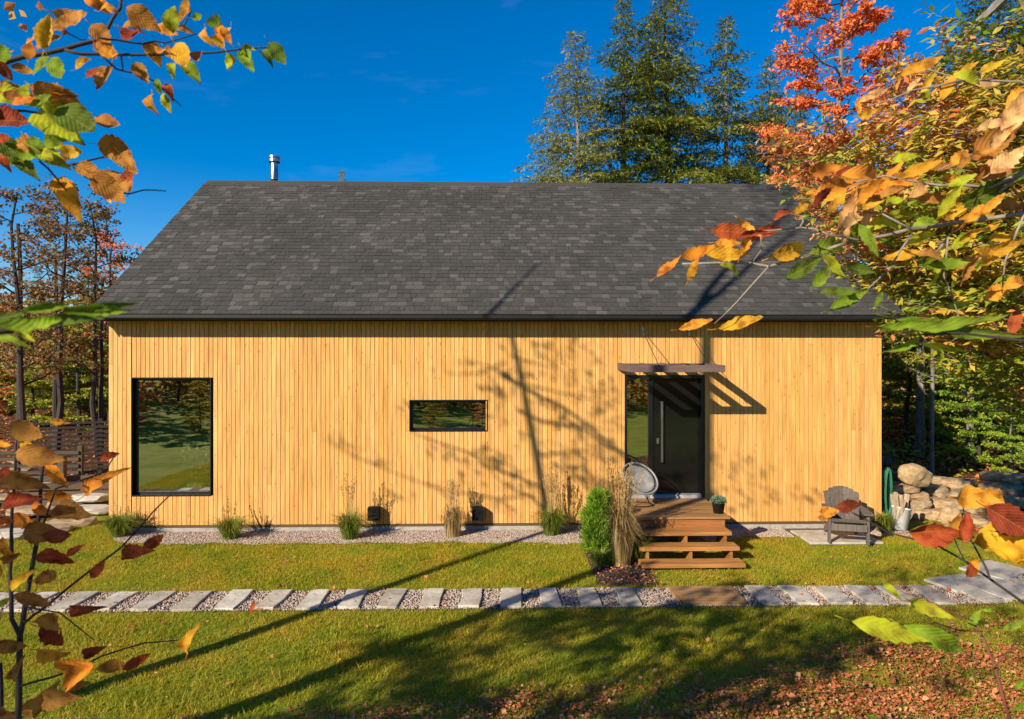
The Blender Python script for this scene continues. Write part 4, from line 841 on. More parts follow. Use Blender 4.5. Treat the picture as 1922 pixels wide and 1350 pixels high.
# ------------------------------------------------------------------ beds: ornamental grasses, shrub, feather grass
def grass_clump(name, loc, n, h, spread, mat, label, group=None, stems=0, sh=.9, sspread=.22, cat='ornamental grass', seed=0):
    rg = np.random.RandomState(seed+int(abs(loc[0])*100)); t = tag(empty(name, loc), label, cat, group)
    a = rg.uniform(0, 6.28, n); r = spread*rg.uniform(.1, 1, n); hh = h*rg.uniform(.55, 1.1, n); V = []; Fs = []
    d = np.stack([np.cos(a), np.sin(a), 0*a], -1); sd = np.stack([-np.sin(a), np.cos(a), 0*a], -1)*.005
    B = d*rg.uniform(0, .13, n)[:, None]; p1 = B+d*(r*.35)[:, None]+np.array([0, 0, 1])*hh[:, None]*.75; p2 = B+d*(r*1.15)[:, None]+np.array([0, 0, 1])*(hh*rg.uniform(.35, 1.05, n))[:, None]
    V = np.stack([B-sd, B+sd, p1-sd, p1+sd, p2], 1).reshape(-1, 3); b = np.arange(n)[:, None]*5
    Fc = np.concatenate([b+[[0, 1, 3]], b+[[0, 3, 2]], b+[[2, 3, 4]]]); link('blades', npmesh(name, V, Fc), mat, t)
    if stems:
        mb = MB(); Pp = []; Dd = []
        for k in range(stems):
            a = rg.uniform(0, 6.28); q = np.array([cos(a), sin(a), 0])*sspread*rg.uniform(.1, 1); top = q+np.array([0, 0, sh*rg.uniform(.75, 1.08)])
            mb.tube([(q[0]*.15, q[1]*.15, 0), tuple(q*.5+np.array([0, 0, top[2]*.55])), tuple(top)], [.003, .0025, .0015], 3, cap=False)
            m = 22; s = rg.uniform(.66, 1.02, m)[:, None]; pts = q*.5+(top-q*.5)*0+np.array([0, 0, 0]); Pp.append((q*.5+np.array([0, 0, top[2]*.55]))*(1-(s-.55)/.45)+top*((s-.55)/.45)+rg.normal(0, .006, (m, 3))); Dd.append(rg.normal(0, .35, (m, 3))+np.array([0, 0, 1.]))
        o = mb.build('stem', MAT['dry'], t); o['kind'] = 'stuff'; P = np.concatenate(Pp); D = np.concatenate(Dd); V, Fc = kites(P, D, rg.normal(0, 1, P.shape), .05, .010)
        o = link('seed_head', npmesh('plume', V, Fc), MAT['dry'], t); o['kind'] = 'stuff'
    return t
gp = 'ornamental grasses along the wall'
grass_clump('grass_clump', (*atZ(225, 1008, GZ).xy, GZ), 430, .46, .46, MAT['tuft'], 'green grass clump at the left corner under the tall window', gp, stems=5, sh=.62)
grass_clump('grass_clump', (*atZ(432, 1012, GZ).xy, GZ), 400, .42, .42, MAT['tuft'], 'green grass clump with arching blades right of the tall window', gp, stems=7, sh=.62)
grass_clump('grass_clump', (*atZ(657, 1012, GZ).xy, GZ), 430, .50, .40, MAT['tuft'], 'green clump with tall tan plumes left of the first black lamp', gp, stems=13, sh=1.02, sspread=.16)
grass_clump('grass_clump', (*atZ(850, 1008, GZ).xy, GZ), 420, .6, .16, MAT['dry'], 'narrow upright tan grass between the two black lamps', gp, stems=16, sh=1.0, sspread=.12)
grass_clump('grass_clump', (*atZ(1035, 1005, GZ).xy, GZ), 430, .52, .42, MAT['tuft'], 'green clump with tall tan plumes right of the second black lamp', gp, stems=30, sh=1.08, sspread=.22)
grass_clump('feather_grass', (*atZ(1166, 1062, GZ).xy, GZ), 520, 1.05, .34, MAT['dry'], 'tall stand of dry tan feather grass beside the timber steps', gp, stems=60, sh=1.38, sspread=.30)
grass_clump('grass_clump', (*atZ(1195, 1055, GZ).xy, GZ), 300, .42, .28, MAT['tuft'], 'low green leaves at the foot of the dry feather grass', gp)
grass_clump('grass_clump', (*atZ(1130, 1062, GZ).xy, GZ), 300, .25, .26, MAT['tuft'], 'low weedy grass tuft before the green conical shrub', gp)
grass_clump('grass_clump', (*atZ(1660, 1000, GZ).xy, GZ), 260, .40, .2, MAT['tuft'], 'grass tuft with yellowing blades behind the garden armchair', gp)
sh = tag(empty('conical_shrub', (*atZ(1126, 1044, GZ).xy, GZ)), 'bright green feathery upright shrub left of the dry feather grass', 'shrub')
nq = 9000; zz = rng.rand(nq)**.8*1.04; rad = .30*np.sin(np.clip((zz+.16)/1.36, 0, 1)*pi)**.62*(1.12-.62*zz)*np.sqrt(rng.uniform(.25, 1, nq))*(1+.18*np.sin(rng.rand(nq)*20)); a = rng.uniform(0, 6.28, nq)
rad *= 1+.22*np.sin(a*3+zz*7)+.16*np.sin(a*5-zz*11)+.14*np.sin(zz*23+a*2)
zz = zz*.86; rad = rad*.9; P = np.stack([rad*np.cos(a), rad*np.sin(a), zz+.04], -1); D = np.stack([np.cos(a)*.6, np.sin(a)*.6, np.ones(nq)*.9], -1)+rng.normal(0, .35, (nq, 3))
V, Fc = kites(P, D, rng.normal(0, 1, P.shape), rng.uniform(.05, .15, nq), .016); link('foliage', npmesh('shrub', V, Fc), MAT['thuja'], sh)
MB().tube([(0, 0, 0), (0, 0, 1.0)], [.02, .005], 6).build('stem', MAT['bark'], sh)
sheet('planting_bed', [(1.2, -2.9), (2.0, -2.9), (1.98, -.86), (1.2, -.88)], GZ+.010, MAT['soil'])
n = 700; x = rng.uniform(1.2, 2.05, n); y = rng.uniform(-2.95, -.8, n); scatter_leaves(x, y, 'bed_leaves', 'brown leaves on the planting bed beside the steps', L=.05)

# ------------------------------------------------------------------ trees
hemA = conifer(11, 20, 5.0, 190, 'hemlock_a', droop=.2, L=.24, dens=.85); hemB = conifer(12, 20, 5.3, 200, 'hemlock_b', lean=.5, droop=.28, L=.24, dens=.85); hemC = conifer(13, 20, 5.8, 180, 'hemlock_c', lean=-.4, bare=.05, droop=-.05, L=.23, dens=.8)
mapA = broadleaf(31, 20, 3.4, 'maple_a', crown0=.35, nlimb=28, nsub=7, ntw=6, nleaf=20, leaf=.17, up=.45, flat=.45)
undA = broadleaf(41, 8, 2.8, 'understory_a', crown0=.08, nlimb=22, nsub=6, ntw=6, nleaf=20, leaf=.15, up=.15, flat=.22)
undB = broadleaf(42, 11, 3.0, 'understory_b', crown0=.12, nlimb=26, nsub=6, ntw=6, nleaf=18, leaf=.15, up=.25, flat=.25)
spaA = broadleaf(51, 9, 1.9, 'sparse_a', crown0=.30, nlimb=18, nsub=6, ntw=5, nleaf=7, leaf=.11, up=.75, flat=.6)
def place(meshes, name, px, D, top, Hm, bark, lm, label, group=None, rz=0, sw=1.0):
    """stand a tree at column px, D metres out, with its tip at picture row top"""
    p = atD(px, 672, D); zg = float(gheight(p.x, p.y))-.1; z = CAMZ+(672-top)/F*D; s = (z-zg)/Hm
    return plant_tree(meshes, name, (p.x, p.y, zg), bark, lm, label, 'tree', group, rz, s*sw, s)
gb = 'tall conifers behind the house'
place(hemC, 'conifer', 1092, 29, 58, 20, MAT['barkpale'], MAT['hemlockpale'], 'pale green conifer behind the roof, leftmost of the tall conifers', gb, 0, 1.05)
place(hemA, 'conifer', 1171, 31, -5, 20, MAT['bark'], MAT['hemlock'], 'slim dark conifer whose tip just reaches the top, right of the pale one', gb, 1, 1.0)
place(hemB, 'conifer', 1262, 32, -75, 20, MAT['bark'], MAT['hemlock'], 'widest dark conifer in the middle of the group behind the roof', gb, 2.2, 1.05)
place(hemA, 'conifer', 1362, 33, 30, 20, MAT['barkpale'], MAT['hemlock'], 'dark conifer with open branches right of the widest one', gb, 4, 1.05)
place(hemB, 'conifer', 1436, 34, 112, 20, MAT['bark'], MAT['hemlock'], 'lower dark conifer left behind the red maple', gb, 5, .95)
place(hemA, 'conifer', 1500, 37, 170, 20, MAT['bark'], MAT['hemlock'], 'dark conifer half hidden behind the trunk of the red maple', gb, 2, 1.0)
place(hemC, 'conifer', 1035, 33, 262, 20, MAT['barkpale'], MAT['hemlockpale'], 'short pale conifer just above the ridge, left of the tall pale one', gb, 2, .8)
place(hemA, 'conifer', 642, 60, 318, 20, MAT['barkpale'], MAT['hemlockpale'], 'tiny far conifer tip just above the ridge right of the chimney', gb, 5, .7)
place(mapA, 'maple_tree', 1566, 27, -90, 20, MAT['barkpale'], MAT['redleaf'], 'bright red maple rising behind the right end of the roof', None, .6, .86)
place(undB, 'maple_tree', 1545, 22, 225, 11, MAT['bark'], MAT['orangeleaf'], 'orange leaved tree in front of the red maple, above the roof corner', None, 2.0, .8)
place(hemB, 'conifer', 1870, 19, -150, 20, MAT['bark'], MAT['hemlock'], 'tall dark conifer filling the upper right corner', gb, .8, .95)
place(hemA, 'conifer', 1990, 22, -100, 20, MAT['bark'], MAT['hemlock'], 'tall dark conifer just past the right picture edge', gb, 2.8, 1.0)
# woodland on the right
gr_ = 'trees of the woodland right of the house'; R1 = [
 (undB, 1700, 20, 430, 11, 'greenleaf', 'green yellow sapling closest behind the right roof end', .9), (undB, 1760, 24, 330, 11, 'yellowleaf', 'yellow leaved tree beyond the right roof end, left of the pale bare trunk', 1.),
 (undA, 1850, 19, 600, 8, 'greenleaf', 'low bushy green tree with flat layers over the stone wall', 1.1), (undB, 1905, 25, 300, 11, 'yellowleaf', 'yellow tree behind the flat layered green one', 1.), (mapA, 1655, 34, 300, 20, 'greenleaf', 'green tree far back beside the orange tree', .8),
 (undA, 1740, 30, 560, 8, 'greenleaf', 'dark green low tree deep in the wood behind the boulder', 1.3), (undB, 1990, 21, 350, 11, 'orangeleaf', 'orange tree at the right picture edge', 1.), (undA, 1690, 27, 600, 8, 'yellowleaf', 'low yellow green tree just right of the house corner', 1.2),
 (undB, 1830, 33, 420, 11, 'greenleaf', 'tall green tree deep in the wood above the stone wall', 1.2), (undA, 1900, 16, 700, 8, 'freshleaf', 'small fresh green sapling above the stone wall', .9), (undA, 1840, 17, 640, 8, 'freshleaf', 'fresh green layered sapling left of the small one', .9), (undA, 1770, 21, 620, 8, 'freshleaf', 'fresh green layered sapling behind the pale slim trunk', 1.), (mapA, 1800, 38, 250, 20, 'yellowleaf', 'farthest tall yellow tree of the right wood', .9), (mapA, 1930, 36, 220, 20, 'greenleaf', 'farthest tall green tree of the right wood', .9)]
for q, (ms, px, D, top, Hm, lm, lab, sw_) in enumerate(R1): place(ms, 'woodland_tree', px, D, top, Hm, MAT['barkpale'] if q % 2 else MAT['bark'], MAT[lm], lab, gr_, q*1.1, sw_)
def bare_trunk(px, D, pytop, pybot, r, mat, label, group, name='tree_trunk', fork=None):
    a = atD(px, pybot, D); b = atD(px, pytop, D); zg = float(gheight(a.x, a.y))-.1; t = tag(empty(name, (a.x, a.y, zg)), label, 'tree', group)
    h = b.z-zg; rr = random.Random(int(px)); pts = [(0.02*rr.gauss(0, 1)*h*.2*k/6, .02*rr.gauss(0, 1)*k/6, h*k/6) for k in range(7)]
    mb = MB(); mb.tube(pts, [r*(1-.09*k) for k in range(7)], 8); mb.build('trunk', mat, t)
    mb = MB()
    for k in range(9):
        z = h*rr.uniform(.35, 1); an = rr.uniform(0, 6.28); L = rr.uniform(.6, 1.8); d = Vector((cos(an), sin(an), rr.uniform(.2, .9))); p0 = Vector(pts[int(z/h*5.99)]); p0.z = z
        mb.tube([p0, p0+d*L*.5, p0+d*L+Vector((0, 0, .2))], [r*.28, r*.16, .006], 4)
    mb.build('branch', mat, t); return t
bare_trunk(1749, 16, 470, 905, .055, MAT['barkpale'], 'pale slim trunk standing clear in the wood right of the house', gr_)
bare_trunk(1728, 19, 420, 860, .13, MAT['barkpale'], 'stout mottled trunk left of the pale slim one', gr_)
bare_trunk(1821, 18, 560, 870, .10, MAT['barkpale'], 'short pale trunk under the flat layered green tree', gr_)
bare_trunk(1800, 24, 380, 850, .08, MAT['barkpale'], 'thin grey trunk deeper in the wood between the pale ones', gr_)
bare_trunk(38, 19, 420, 850, .10, MAT['twig'], 'thick dark trunk at the far left, behind the forked thin tree', 'trees of the woodland left of the house')
bare_trunk(104, 21, 480, 845, .09, MAT['twig'], 'dark straight trunk behind the square fence post', 'trees of the woodland left of the house')
bare_trunk(190, 22, 520, 850, .09, MAT['twig'], 'dark straight trunk just left of the house corner', 'trees of the woodland left of the house')
# left woodland
gl = 'trees of the woodland left of the house'; L1 = [
 (undA, 150, 24, 545, 8, 'greenleaf', 'dull green bushy tree left of the house corner', 1.1, 0), (undA, 60, 27, 560, 8, 'greenleaf', 'green low tree between the two dark left trunks', 1.1, 1), (undB, -30, 25, 520, 11, 'orangeleaf', 'orange tree at the left picture edge', 1, 2),
 (undA, 110, 33, 540, 8, 'yellowleaf', 'yellow brown low tree behind the dull green one', 1.3, 3), (undA, 20, 36, 560, 8, 'greenleaf', 'green low tree deep in the left wood', 1.3, 4), (hemC, 165, 30, 470, 20, 'hemlock', 'dark young conifer just left of the roof end', .9, 5), (undA, 195, 29, 590, 8, 'greenleaf', 'mid green low tree touching the house corner', 1.1, 6),
 (hemA, 210, 40, 480, 20, 'hemlock', 'dark conifer mostly hidden by the left roof end', .9, 2), (hemC, 75, 34, 500, 20, 'hemlock', 'dark conifer between the two tall thin left trees', .9, 1)]
for (ms, px, D, top, Hm, lm, lab, sw_, rz) in L1: place(ms, 'woodland_tree', px, D, top, Hm, MAT['bark'], MAT[lm], lab, gl, rz, sw_)
place(spaA, 'thin_tree', 42, 17, 345, 9, MAT['twig'], MAT['sparseleaf'], 'dark forked tree with thin dull red crown, nearest the left picture edge', gl, 0, 1.0)
place(spaA, 'thin_tree', 106, 20, 330, 9, MAT['twig'], MAT['sparseleaf'], 'second dark thin tree from the left with reddish leaves', gl, 2, .95)
place(spaA, 'thin_tree', 180, 21, 375, 9, MAT['twig'], MAT['sparseleaf'], 'thin tree with dull green and red crown closest to the roof end', gl, 4, .9)
place(spaA, 'thin_tree', 205, 26, 430, 9, MAT['twig'], MAT['redleaf'], 'small reddish thin tree peeping past the roof slope', gl, 1, .9)
# the wood beyond, one mass each side (and behind the garden)
def mass(name, n, xf, lab, mat, seed, L=.4):
    rg = np.random.RandomState(seed); x, y, h = xf(rg, n); u = rg.rand(n); z = gheight(x, y)+h*u**.8*(.8+.35*np.sin(x*.9)*np.cos(y*.7+x*.3)); P = np.stack([x, y, z], -1)
    V, Fc = kites(P, rg.normal(0, 1, P.shape)*[1, 1, .35], np.array([-.3, -.4, .9])+rg.normal(0, .5, P.shape), L*rg.uniform(.5, 1.3, n), L*.5); tag(link(name, npmesh(name, V, Fc), mat), lab, 'woodland', kind='stuff')
MAT['woodmix'] = leaf_mat('mixed wood', [(.09, .15, .02), (.20, .25, .03), (.48, .38, .05), (.66, .28, .06), (.46, .11, .04), (.10, .13, .03)], trans=.45)
mass('undergrowth', 26000, lambda rg, n: (rg.uniform(9, 48, n), rg.uniform(20, 44, n), np.full(n, 6.5)), 'dense mixed undergrowth closing the wood on the right', MAT['woodmix'], 1)
mass('undergrowth', 24000, lambda rg, n: (rg.uniform(-50, -9, n), rg.uniform(22, 46, n), np.full(n, 5.2)), 'dense mixed undergrowth closing the wood on the left', MAT['woodmix'], 2)
mass('undergrowth', 5000, lambda rg, n: (rg.uniform(8.6, 17, n), rg.uniform(4, 16, n), np.full(n, .8)), 'low green undergrowth on the bank right of the house', MAT['greenleaf'], 3, .13)
mass('undergrowth', 26000, lambda rg, n: (rg.uniform(-45, 40, n), rg.uniform(-35, -25, n), np.full(n, 3.4)), 'woodland edge across the meadow behind the viewpoint', MAT['woodmix'], 4, .5)
MT = [(-24, -27, mapA, 'orangeleaf', .40, 'orange tree, leftmost'), (-18, -26, undB, 'yellowleaf', .5, 'yellow tree, second'), (-12, -28, mapA, 'redleaf', .36, 'red tree, third'), (-5, -27, undB, 'greenleaf', .55, 'green tree, fourth'), (3, -29, mapA, 'yellowleaf', .38, 'yellow tree, fifth'), (11, -28, undB, 'orangeleaf', .55, 'orange tree, sixth'), (19, -29, mapA, 'greenleaf', .38, 'green tree, seventh'), (-31, -27, undB, 'greenleaf', .55, 'green tree, farthest left')]
for q, (x, y, ms, lm, sc_, lb) in enumerate(MT):
    plant_tree(ms, 'meadow_tree', (x, y, float(gheight(x, y))), MAT['bark'], MAT[lm], lb+' in the row across the meadow behind the viewpoint', 'tree', 'trees at the far meadow edge', q, sc_)
# far hill on the left
mb = MB(); hv = []
hx0 = np.linspace(-420, -60, 40)
for i, x in enumerate(hx0): hv.append((x, 330+.2*abs(x+200), -2)); hv.append((x, 380+.2*abs(x+200), 33*math.exp(-((x+330)/150)**2)+3+1.5*sin(x*.21)+sin(x*.5)))
mb.v = hv+[(x, 520, -2) for x in hx0]; n_ = len(hx0); mb.f = [(2*i, 2*i+2, 2*i+3, 2*i+1) for i in range(n_-1)]+[(2*i+1, 2*i+3, 2*n_+i+1, 2*n_+i) for i in range(n_-1)]
tag(mb.build('hill', M('wooded hill', (.20, .10, .06), (.08, .07, .04), scale=.12, rough=1, bump=1)), kind='structure')

# ------------------------------------------------------------------ trees whose shade falls on the house (they stand left of and behind the viewpoint)
def from_wall(px, py, dist): # a point `dist` metres sunward of the wall point seen at (px,py)
    w = atY(px, py, 0); return Vector((w.x-SX*dist, -dist, w.z+SZ*dist))
mb = MB(); bY = 8.0
A0 = Vector((3.50-SX*bY, -bY, GZ-.1)); tA = tag(empty('shade_tree', A0), 'tall straight forked tree standing left of the viewpoint', 'tree', 'trees around the viewpoint')
fork = 9.3
mb.tube([(0, 0, 0), (.02, 0, 3), (-.01, 0, 6), (0, 0, fork)], [.12, .105, .095, .085], 10)
mb.tube([(0, 0, fork), (-.16, 0, fork+.7), (-.20, .05, fork+1.8), (-.1, .1, fork+3.6), (-.3, .1, fork+5.6)], [.07, .06, .05, .035, .02], 8)
mb.tube([(0, 0, fork), (.10, 0, fork+.6), (.14, 0, fork+1.8), (.35, 0, fork+3.2), (.5, 0, fork+4.6)], [.065, .055, .048, .03, .015], 8)
mb.build('trunk', MAT['bark'], tA)
def leafblobs(blobs, leaf, seed, mat, parent, name='crown'):
    rg = np.random.RandomState(seed); Ps = []
    for (c, s, n) in blobs: Ps.append(np.array(c)+rg.normal(0, 1, (n, 3))*np.array(s))
    P = np.concatenate(Ps); P = P[rg.rand(len(P)) < .72]; LL = leaf*rg.uniform(.6, 1.3, len(P)); V, Fc = kites(P, rg.normal(0, 1, P.shape), rg.normal(0, 1, P.shape), LL, LL*.7); return link(name, npmesh(name, V, Fc), mat, parent)
blA = [((rng.normal(0, .6)-.2, rng.normal(0, .5), fork+rng.uniform(3.6, 6.5)), (.4, .4, .25), 120) for _ in range(14)]
blA += [((rng.normal(0, .2), 0, z), (.25, .2, .12), 28) for z in (6.2, 6.9)]
leafblobs(blA, .10, 5, MAT['yellowleaf'], tA)
# leaning tree B with sweeping branches
dB = 7.0; lo, hi = from_wall(1020, 905, dB), from_wall(962, 640, dB); ax_ = (hi-lo)/(hi.z-lo.z); B0 = lo-ax_*(lo.z-(GZ-.1)); tB = tag(empty('shade_tree', B0), 'leaning slim tree with sweeping bare branches left of the viewpoint', 'tree', 'trees around the viewpoint')
mb = MB(); mb.tube([ax_*z+Vector((.03*sin(z), 0, 0)) for z in np.linspace(0, 10.4, 13)], [.105*(1-z/12.5) for z in np.linspace(0, 10.4, 13)], 8); mb.build('trunk', MAT['bark'], tB)
def z8(x, y): return (560+x/3.203, 700+y/3.203)
shb = [([(1230, 20), (1330, 70), (1480, 160), (1600, 210), (1760, 330), (1922, 460), (2060, 520)], .028, .1), ([(1300, 60), (1440, 90), (1600, 130), (1800, 170)], .014, .3), ([(1330, 230), (1480, 300), (1700, 330), (1850, 440), (1960, 490)], .022, -.2), ([(1450, 510), (1560, 490), (1700, 470), (1820, 500)], .016, .2),
 ([(1480, 700), (1300, 620), (1130, 560), (1050, 490), (900, 440), (700, 370)], .018, -.3), ([(1420, 740), (1200, 760), (950, 720), (760, 670), (520, 580), (330, 500), (180, 420)], .013, .4), ([(1480, 830), (1400, 740), (1250, 680), (1130, 560)], .016, 0), ([(1280, -100), (1400, -60), (1560, -20)], .014, .2), ([(1250, -60), (1100, 10), (900, 10)], .012, .3), ([(1290, 30), (1200, -10), (1090, -60)], .012, -.3)]
mb = MB(); bl = []
for pts, r, off in shb:
    P = [from_wall(*z8(*p), dB+off*k*.35)-B0 for k, p in enumerate(pts)]; mb.tube(P, [1.55*r*(1-.75*k/len(P)) for k in range(len(P))], 5)
    for k in range(1, len(P)):
        for q in range(2):
            if rng.rand() < .75:
                e = P[k]+Vector((rng.normal(.1, .3), rng.normal(0, .3), rng.normal(-.1, .22))); mb.tube([P[k], e], [r*.5, .005], 3, cap=False)
                bl.append((tuple(e), (.10, .10, .05), int(rng.randint(4, 16))))
mb.build('branch', MAT['bark'], tB)
for (x, y, n, s) in [(1200, 520, 60, .14), (1260, 600, 40, .14), (1880, 480, 90, .17), (1640, 340, 30, .12), (1580, 560, 50, .2), (1760, 640, 60, .2), (1850, 250, 40, .2), (1860, 90, 60, .2), (1700, 60, 40, .2), (1450, -150, 50, .2), (1700, -120, 60, .22), (1900, 700, 70, .25), (1450, 730, 25, .12), (600, 730, 14, .1), (2100, 420, 60, .2), (2150, 620, 60, .2)]:
    bl.append((tuple(from_wall(*z8(x, y), dB+rng.normal(0, .3))-B0), (s, s, s*.45), n))
for (px, py, n, s) in [(1400, 880, 60, .2), (1460, 930, 60, .2), (1380, 930, 40, .18), (1560, 940, 14, .12)]:
    bl.append((tuple(from_wall(px, py, dB+.6)-B0), (s*1.6, s, s*.35), n))
leafblobs(bl, .085, 6, MAT['orangeleaf'], tB)
# broad trees shading the front of the lawn
shC = broadleaf(61, 5.5, 1.9, 'shade_c', crown0=.50, nlimb=13, nsub=5, ntw=4, nleaf=9, leaf=.12, up=.35, flat=.4)
shD = broadleaf(62, 6.0, 1.7, 'shade_d', crown0=.55, nlimb=12, nsub=5, ntw=4, nleaf=9, leaf=.12, up=.3, flat=.4)
for (x, y, ms, s, rz, lab) in ((-4.7, -11.3, shC, 1.0, 0, 'yellow leaved tree left of the viewpoint, nearest to it'), (-7.4, -12.6, shD, 1.0, 2, 'yellow leaved tree left of the viewpoint, farther out'), (-5.4, -14.3, shD, .97, 4, 'yellow leaved tree straight behind the viewpoint')):
    plant_tree(ms, 'shade_tree', (x, y, GZ-.1), MAT['bark'], MAT['yellowleaf'], lab, 'tree', 'trees around the viewpoint', rz, s)
for q, (x, y, sc_, lm, lb) in enumerate(((-16.4, -17.5, .55, 'orangeleaf', 'orange bush added for the window reflections, farthest left of the viewpoint'), (-12.2, -15.5, .30, 'yellowleaf', 'yellow bush added for the window reflections, left of the viewpoint'), (-3.1, -17.0, .20, 'yellowleaf', 'low yellow bush added for the window reflections, straight behind the viewpoint'), (-1.0, -17.5, .19, 'orangeleaf', 'low orange bush added for the window reflections beside the low yellow one'))):
    plant_tree(undA, 'reflection_bush', (x, y, GZ-.1), MAT['bark'], MAT[lm], lb, 'bush', 'bushes added for the window reflections', q, sc_)  # unseen bushes, added so the panes mirror golden foliage

# ------------------------------------------------------------------ beech boughs at middle distance, upper right
bt0 = Vector((5.6, -5.2, GZ-.1)); tb = tag(empty('beech_tree', bt0), 'beech with layered orange and yellow green boughs filling the right upper side', 'tree')
MB().tube([(0, 0, 0), (.05, .05, 2), (0, .1, 4), (.1, 0, 6.2)], [.10, .085, .07, .03], 8).build('trunk', MAT['barkpale'], tb)
boughs = [ # tip px,py, depth, start height, number of leaves scale, colour
 (1480, 300, 7.5, 4.2, 'o'), (1520, 345, 7.0, 4.0, 'o'), (1600, 300, 6.2, 4.2, 'g'), (1650, 235, 6.6, 4.7, 'o'), (1690, 190, 6.8, 5.0, 'o'), (1560, 250, 6.8, 4.5, 'o'), (1700, 290, 5.8, 4.4, 'y'), (1770, 130, 6.5, 5.2, 'y'), (1800, 230, 5.5, 4.6, 'y'), (1850, 150, 5.6, 5.0, 'y'), (1640, 380, 6.0, 3.9, 'o'),
 (1580, 430, 6.6, 3.6, 'o'), (1640, 470, 6.3, 3.4, 'o'), (1700, 440, 5.8, 3.6, 'g'), (1760, 380, 5.6, 3.9, 'y'), (1760, 500, 5.8, 3.2, 'y'), (1700, 540, 6.4, 3.0, 'g'), (1860, 460, 5.2, 3.5, 'y'), (1880, 330, 5.2, 4.1, 'g'), (1820, 560, 5.6, 2.9, 'g'), (1890, 600, 5.4, 2.7, 'y'), (1760, 620, 6.5, 2.7, 'g'), (1500, 270, 7.2, 4.4, 'o'), (1540, 400, 7.4, 3.8, 'o'), (1640, 330, 6.6, 4.1, 'o'), (1610, 370, 5.6, 4.0, 'g'), (1720, 340, 6.4, 4.2, 'o'), (1740, 230, 6.0, 4.6, 'o'), (1830, 290, 6.3, 4.4, 'g'), (1800, 420, 6.4, 3.7, 'o'), (1620, 510, 7.2, 3.3, 'g'), (1860, 380, 6.4, 4.0, 'y'), (1700, 160, 7.2, 5.0, 'o'), (1900, 200, 6.2, 4.8, 'y'), (1900, 520, 6.2, 3.3, 'o'), (1850, 700, 6.2, 2.3, 'g'), (1880, 60, 5.4, 5.4, 'g')]
mb = MB(); acc = {'o': [], 'y': [], 'g': []}; rg = np.random.RandomState(77)
for (px, py, D, zh, c) in boughs:
    tip = np.array(atD(px, py, D)-bt0); st = np.array([0, 0, zh*.93]); mid = (st+tip)/2+np.array([0, 0, .15])
    pts = bez(st, mid, tip, 12); mb.tube([tuple(p) for p in pts[::2]]+[tuple(pts[-1])], [.022*(1-k/7.6)+.003 for k in range(7)], 5, cap=False)
    ln = np.linalg.norm(tip-st); d0 = unit((tip-st)[None])[0]; sd = unit(np.cross(d0, [0, 0, 1.])[None])[0]
    for k in range(3, 12):
        for sg in (-1, 1, -1, 1):
            tl = (.3+.6*(1-abs(k-7)/7))*rg.uniform(.5, 1.1); td = unit((d0*.8+sd*sg*rg.uniform(.5, 1.2)+np.array([0, 0, rg.uniform(-.25, .2)]))[None])[0]
            mb.tube([tuple(pts[k]), tuple(pts[k]+td*tl)], [.004, .0015], 3, cap=False); m = int(tl/.024)
            s = np.linspace(.1, 1, m)[:, None]; P = pts[k]+td*tl*s+rg.normal(0, .02, (m, 3)); Dv = td*.7+sd*((np.arange(m) % 2*2-1)*1.0)[:, None]+rg.normal(0, .4, (m, 3))+np.array([0, 0, -.35])
            cc = c if rg.rand() > .25 else rg.choice(['o', 'y', 'g']); acc[cc].append((P, Dv))
mb.build('branch', MAT['barkpale'], tb)
for c, mt in (('o', 'orangeleaf'), ('y', 'yellowleaf'), ('g', 'greenleaf')):
    P = np.concatenate([q[0] for q in acc[c]]); Dv = np.concatenate([q[1] for q in acc[c]]); LL = .098*rg.uniform(.6, 1.2, len(P))
    # long pointed leaves: two kites nose to tail make a narrower oval
    V, Fc = kites(P, Dv, np.array([-.2, -.3, .9])+rg.normal(0, .45, P.shape), LL, LL*.40, .2); o = link('foliage', npmesh('foliage', V, Fc), MAT[mt], tb); o['kind'] = 'stuff'
# the bare grey limb crossing the corner
lim = MB(); pts = [atD(960+x/2, y/2, D) for x, y, D in ((1560, 300, 6.4), (1640, 200, 6.3), (1720, 110, 6.2), (1800, 40, 6.1), (1900, -60, 6.0))]
bt1 = Vector((6.2, -5.9, GZ-.1)); t = tag(empty('bare_limb_tree', bt1), 'slender tree with a bare grey limb crossing the upper right corner', 'tree')
lim.tube([p-bt1 for p in pts][::-1], [.045, .035, .028, .018, .008], 6); lim.build('branch', MAT['barkpale'], t)
MB().tube([(0, 0, 0), (-.1, .1, 3), pts[-1]-bt1, pts[-1]-bt1+Vector((.1, 0, 1))], [.08, .07, .05, .03], 8).build('trunk', MAT['barkpale'], t)

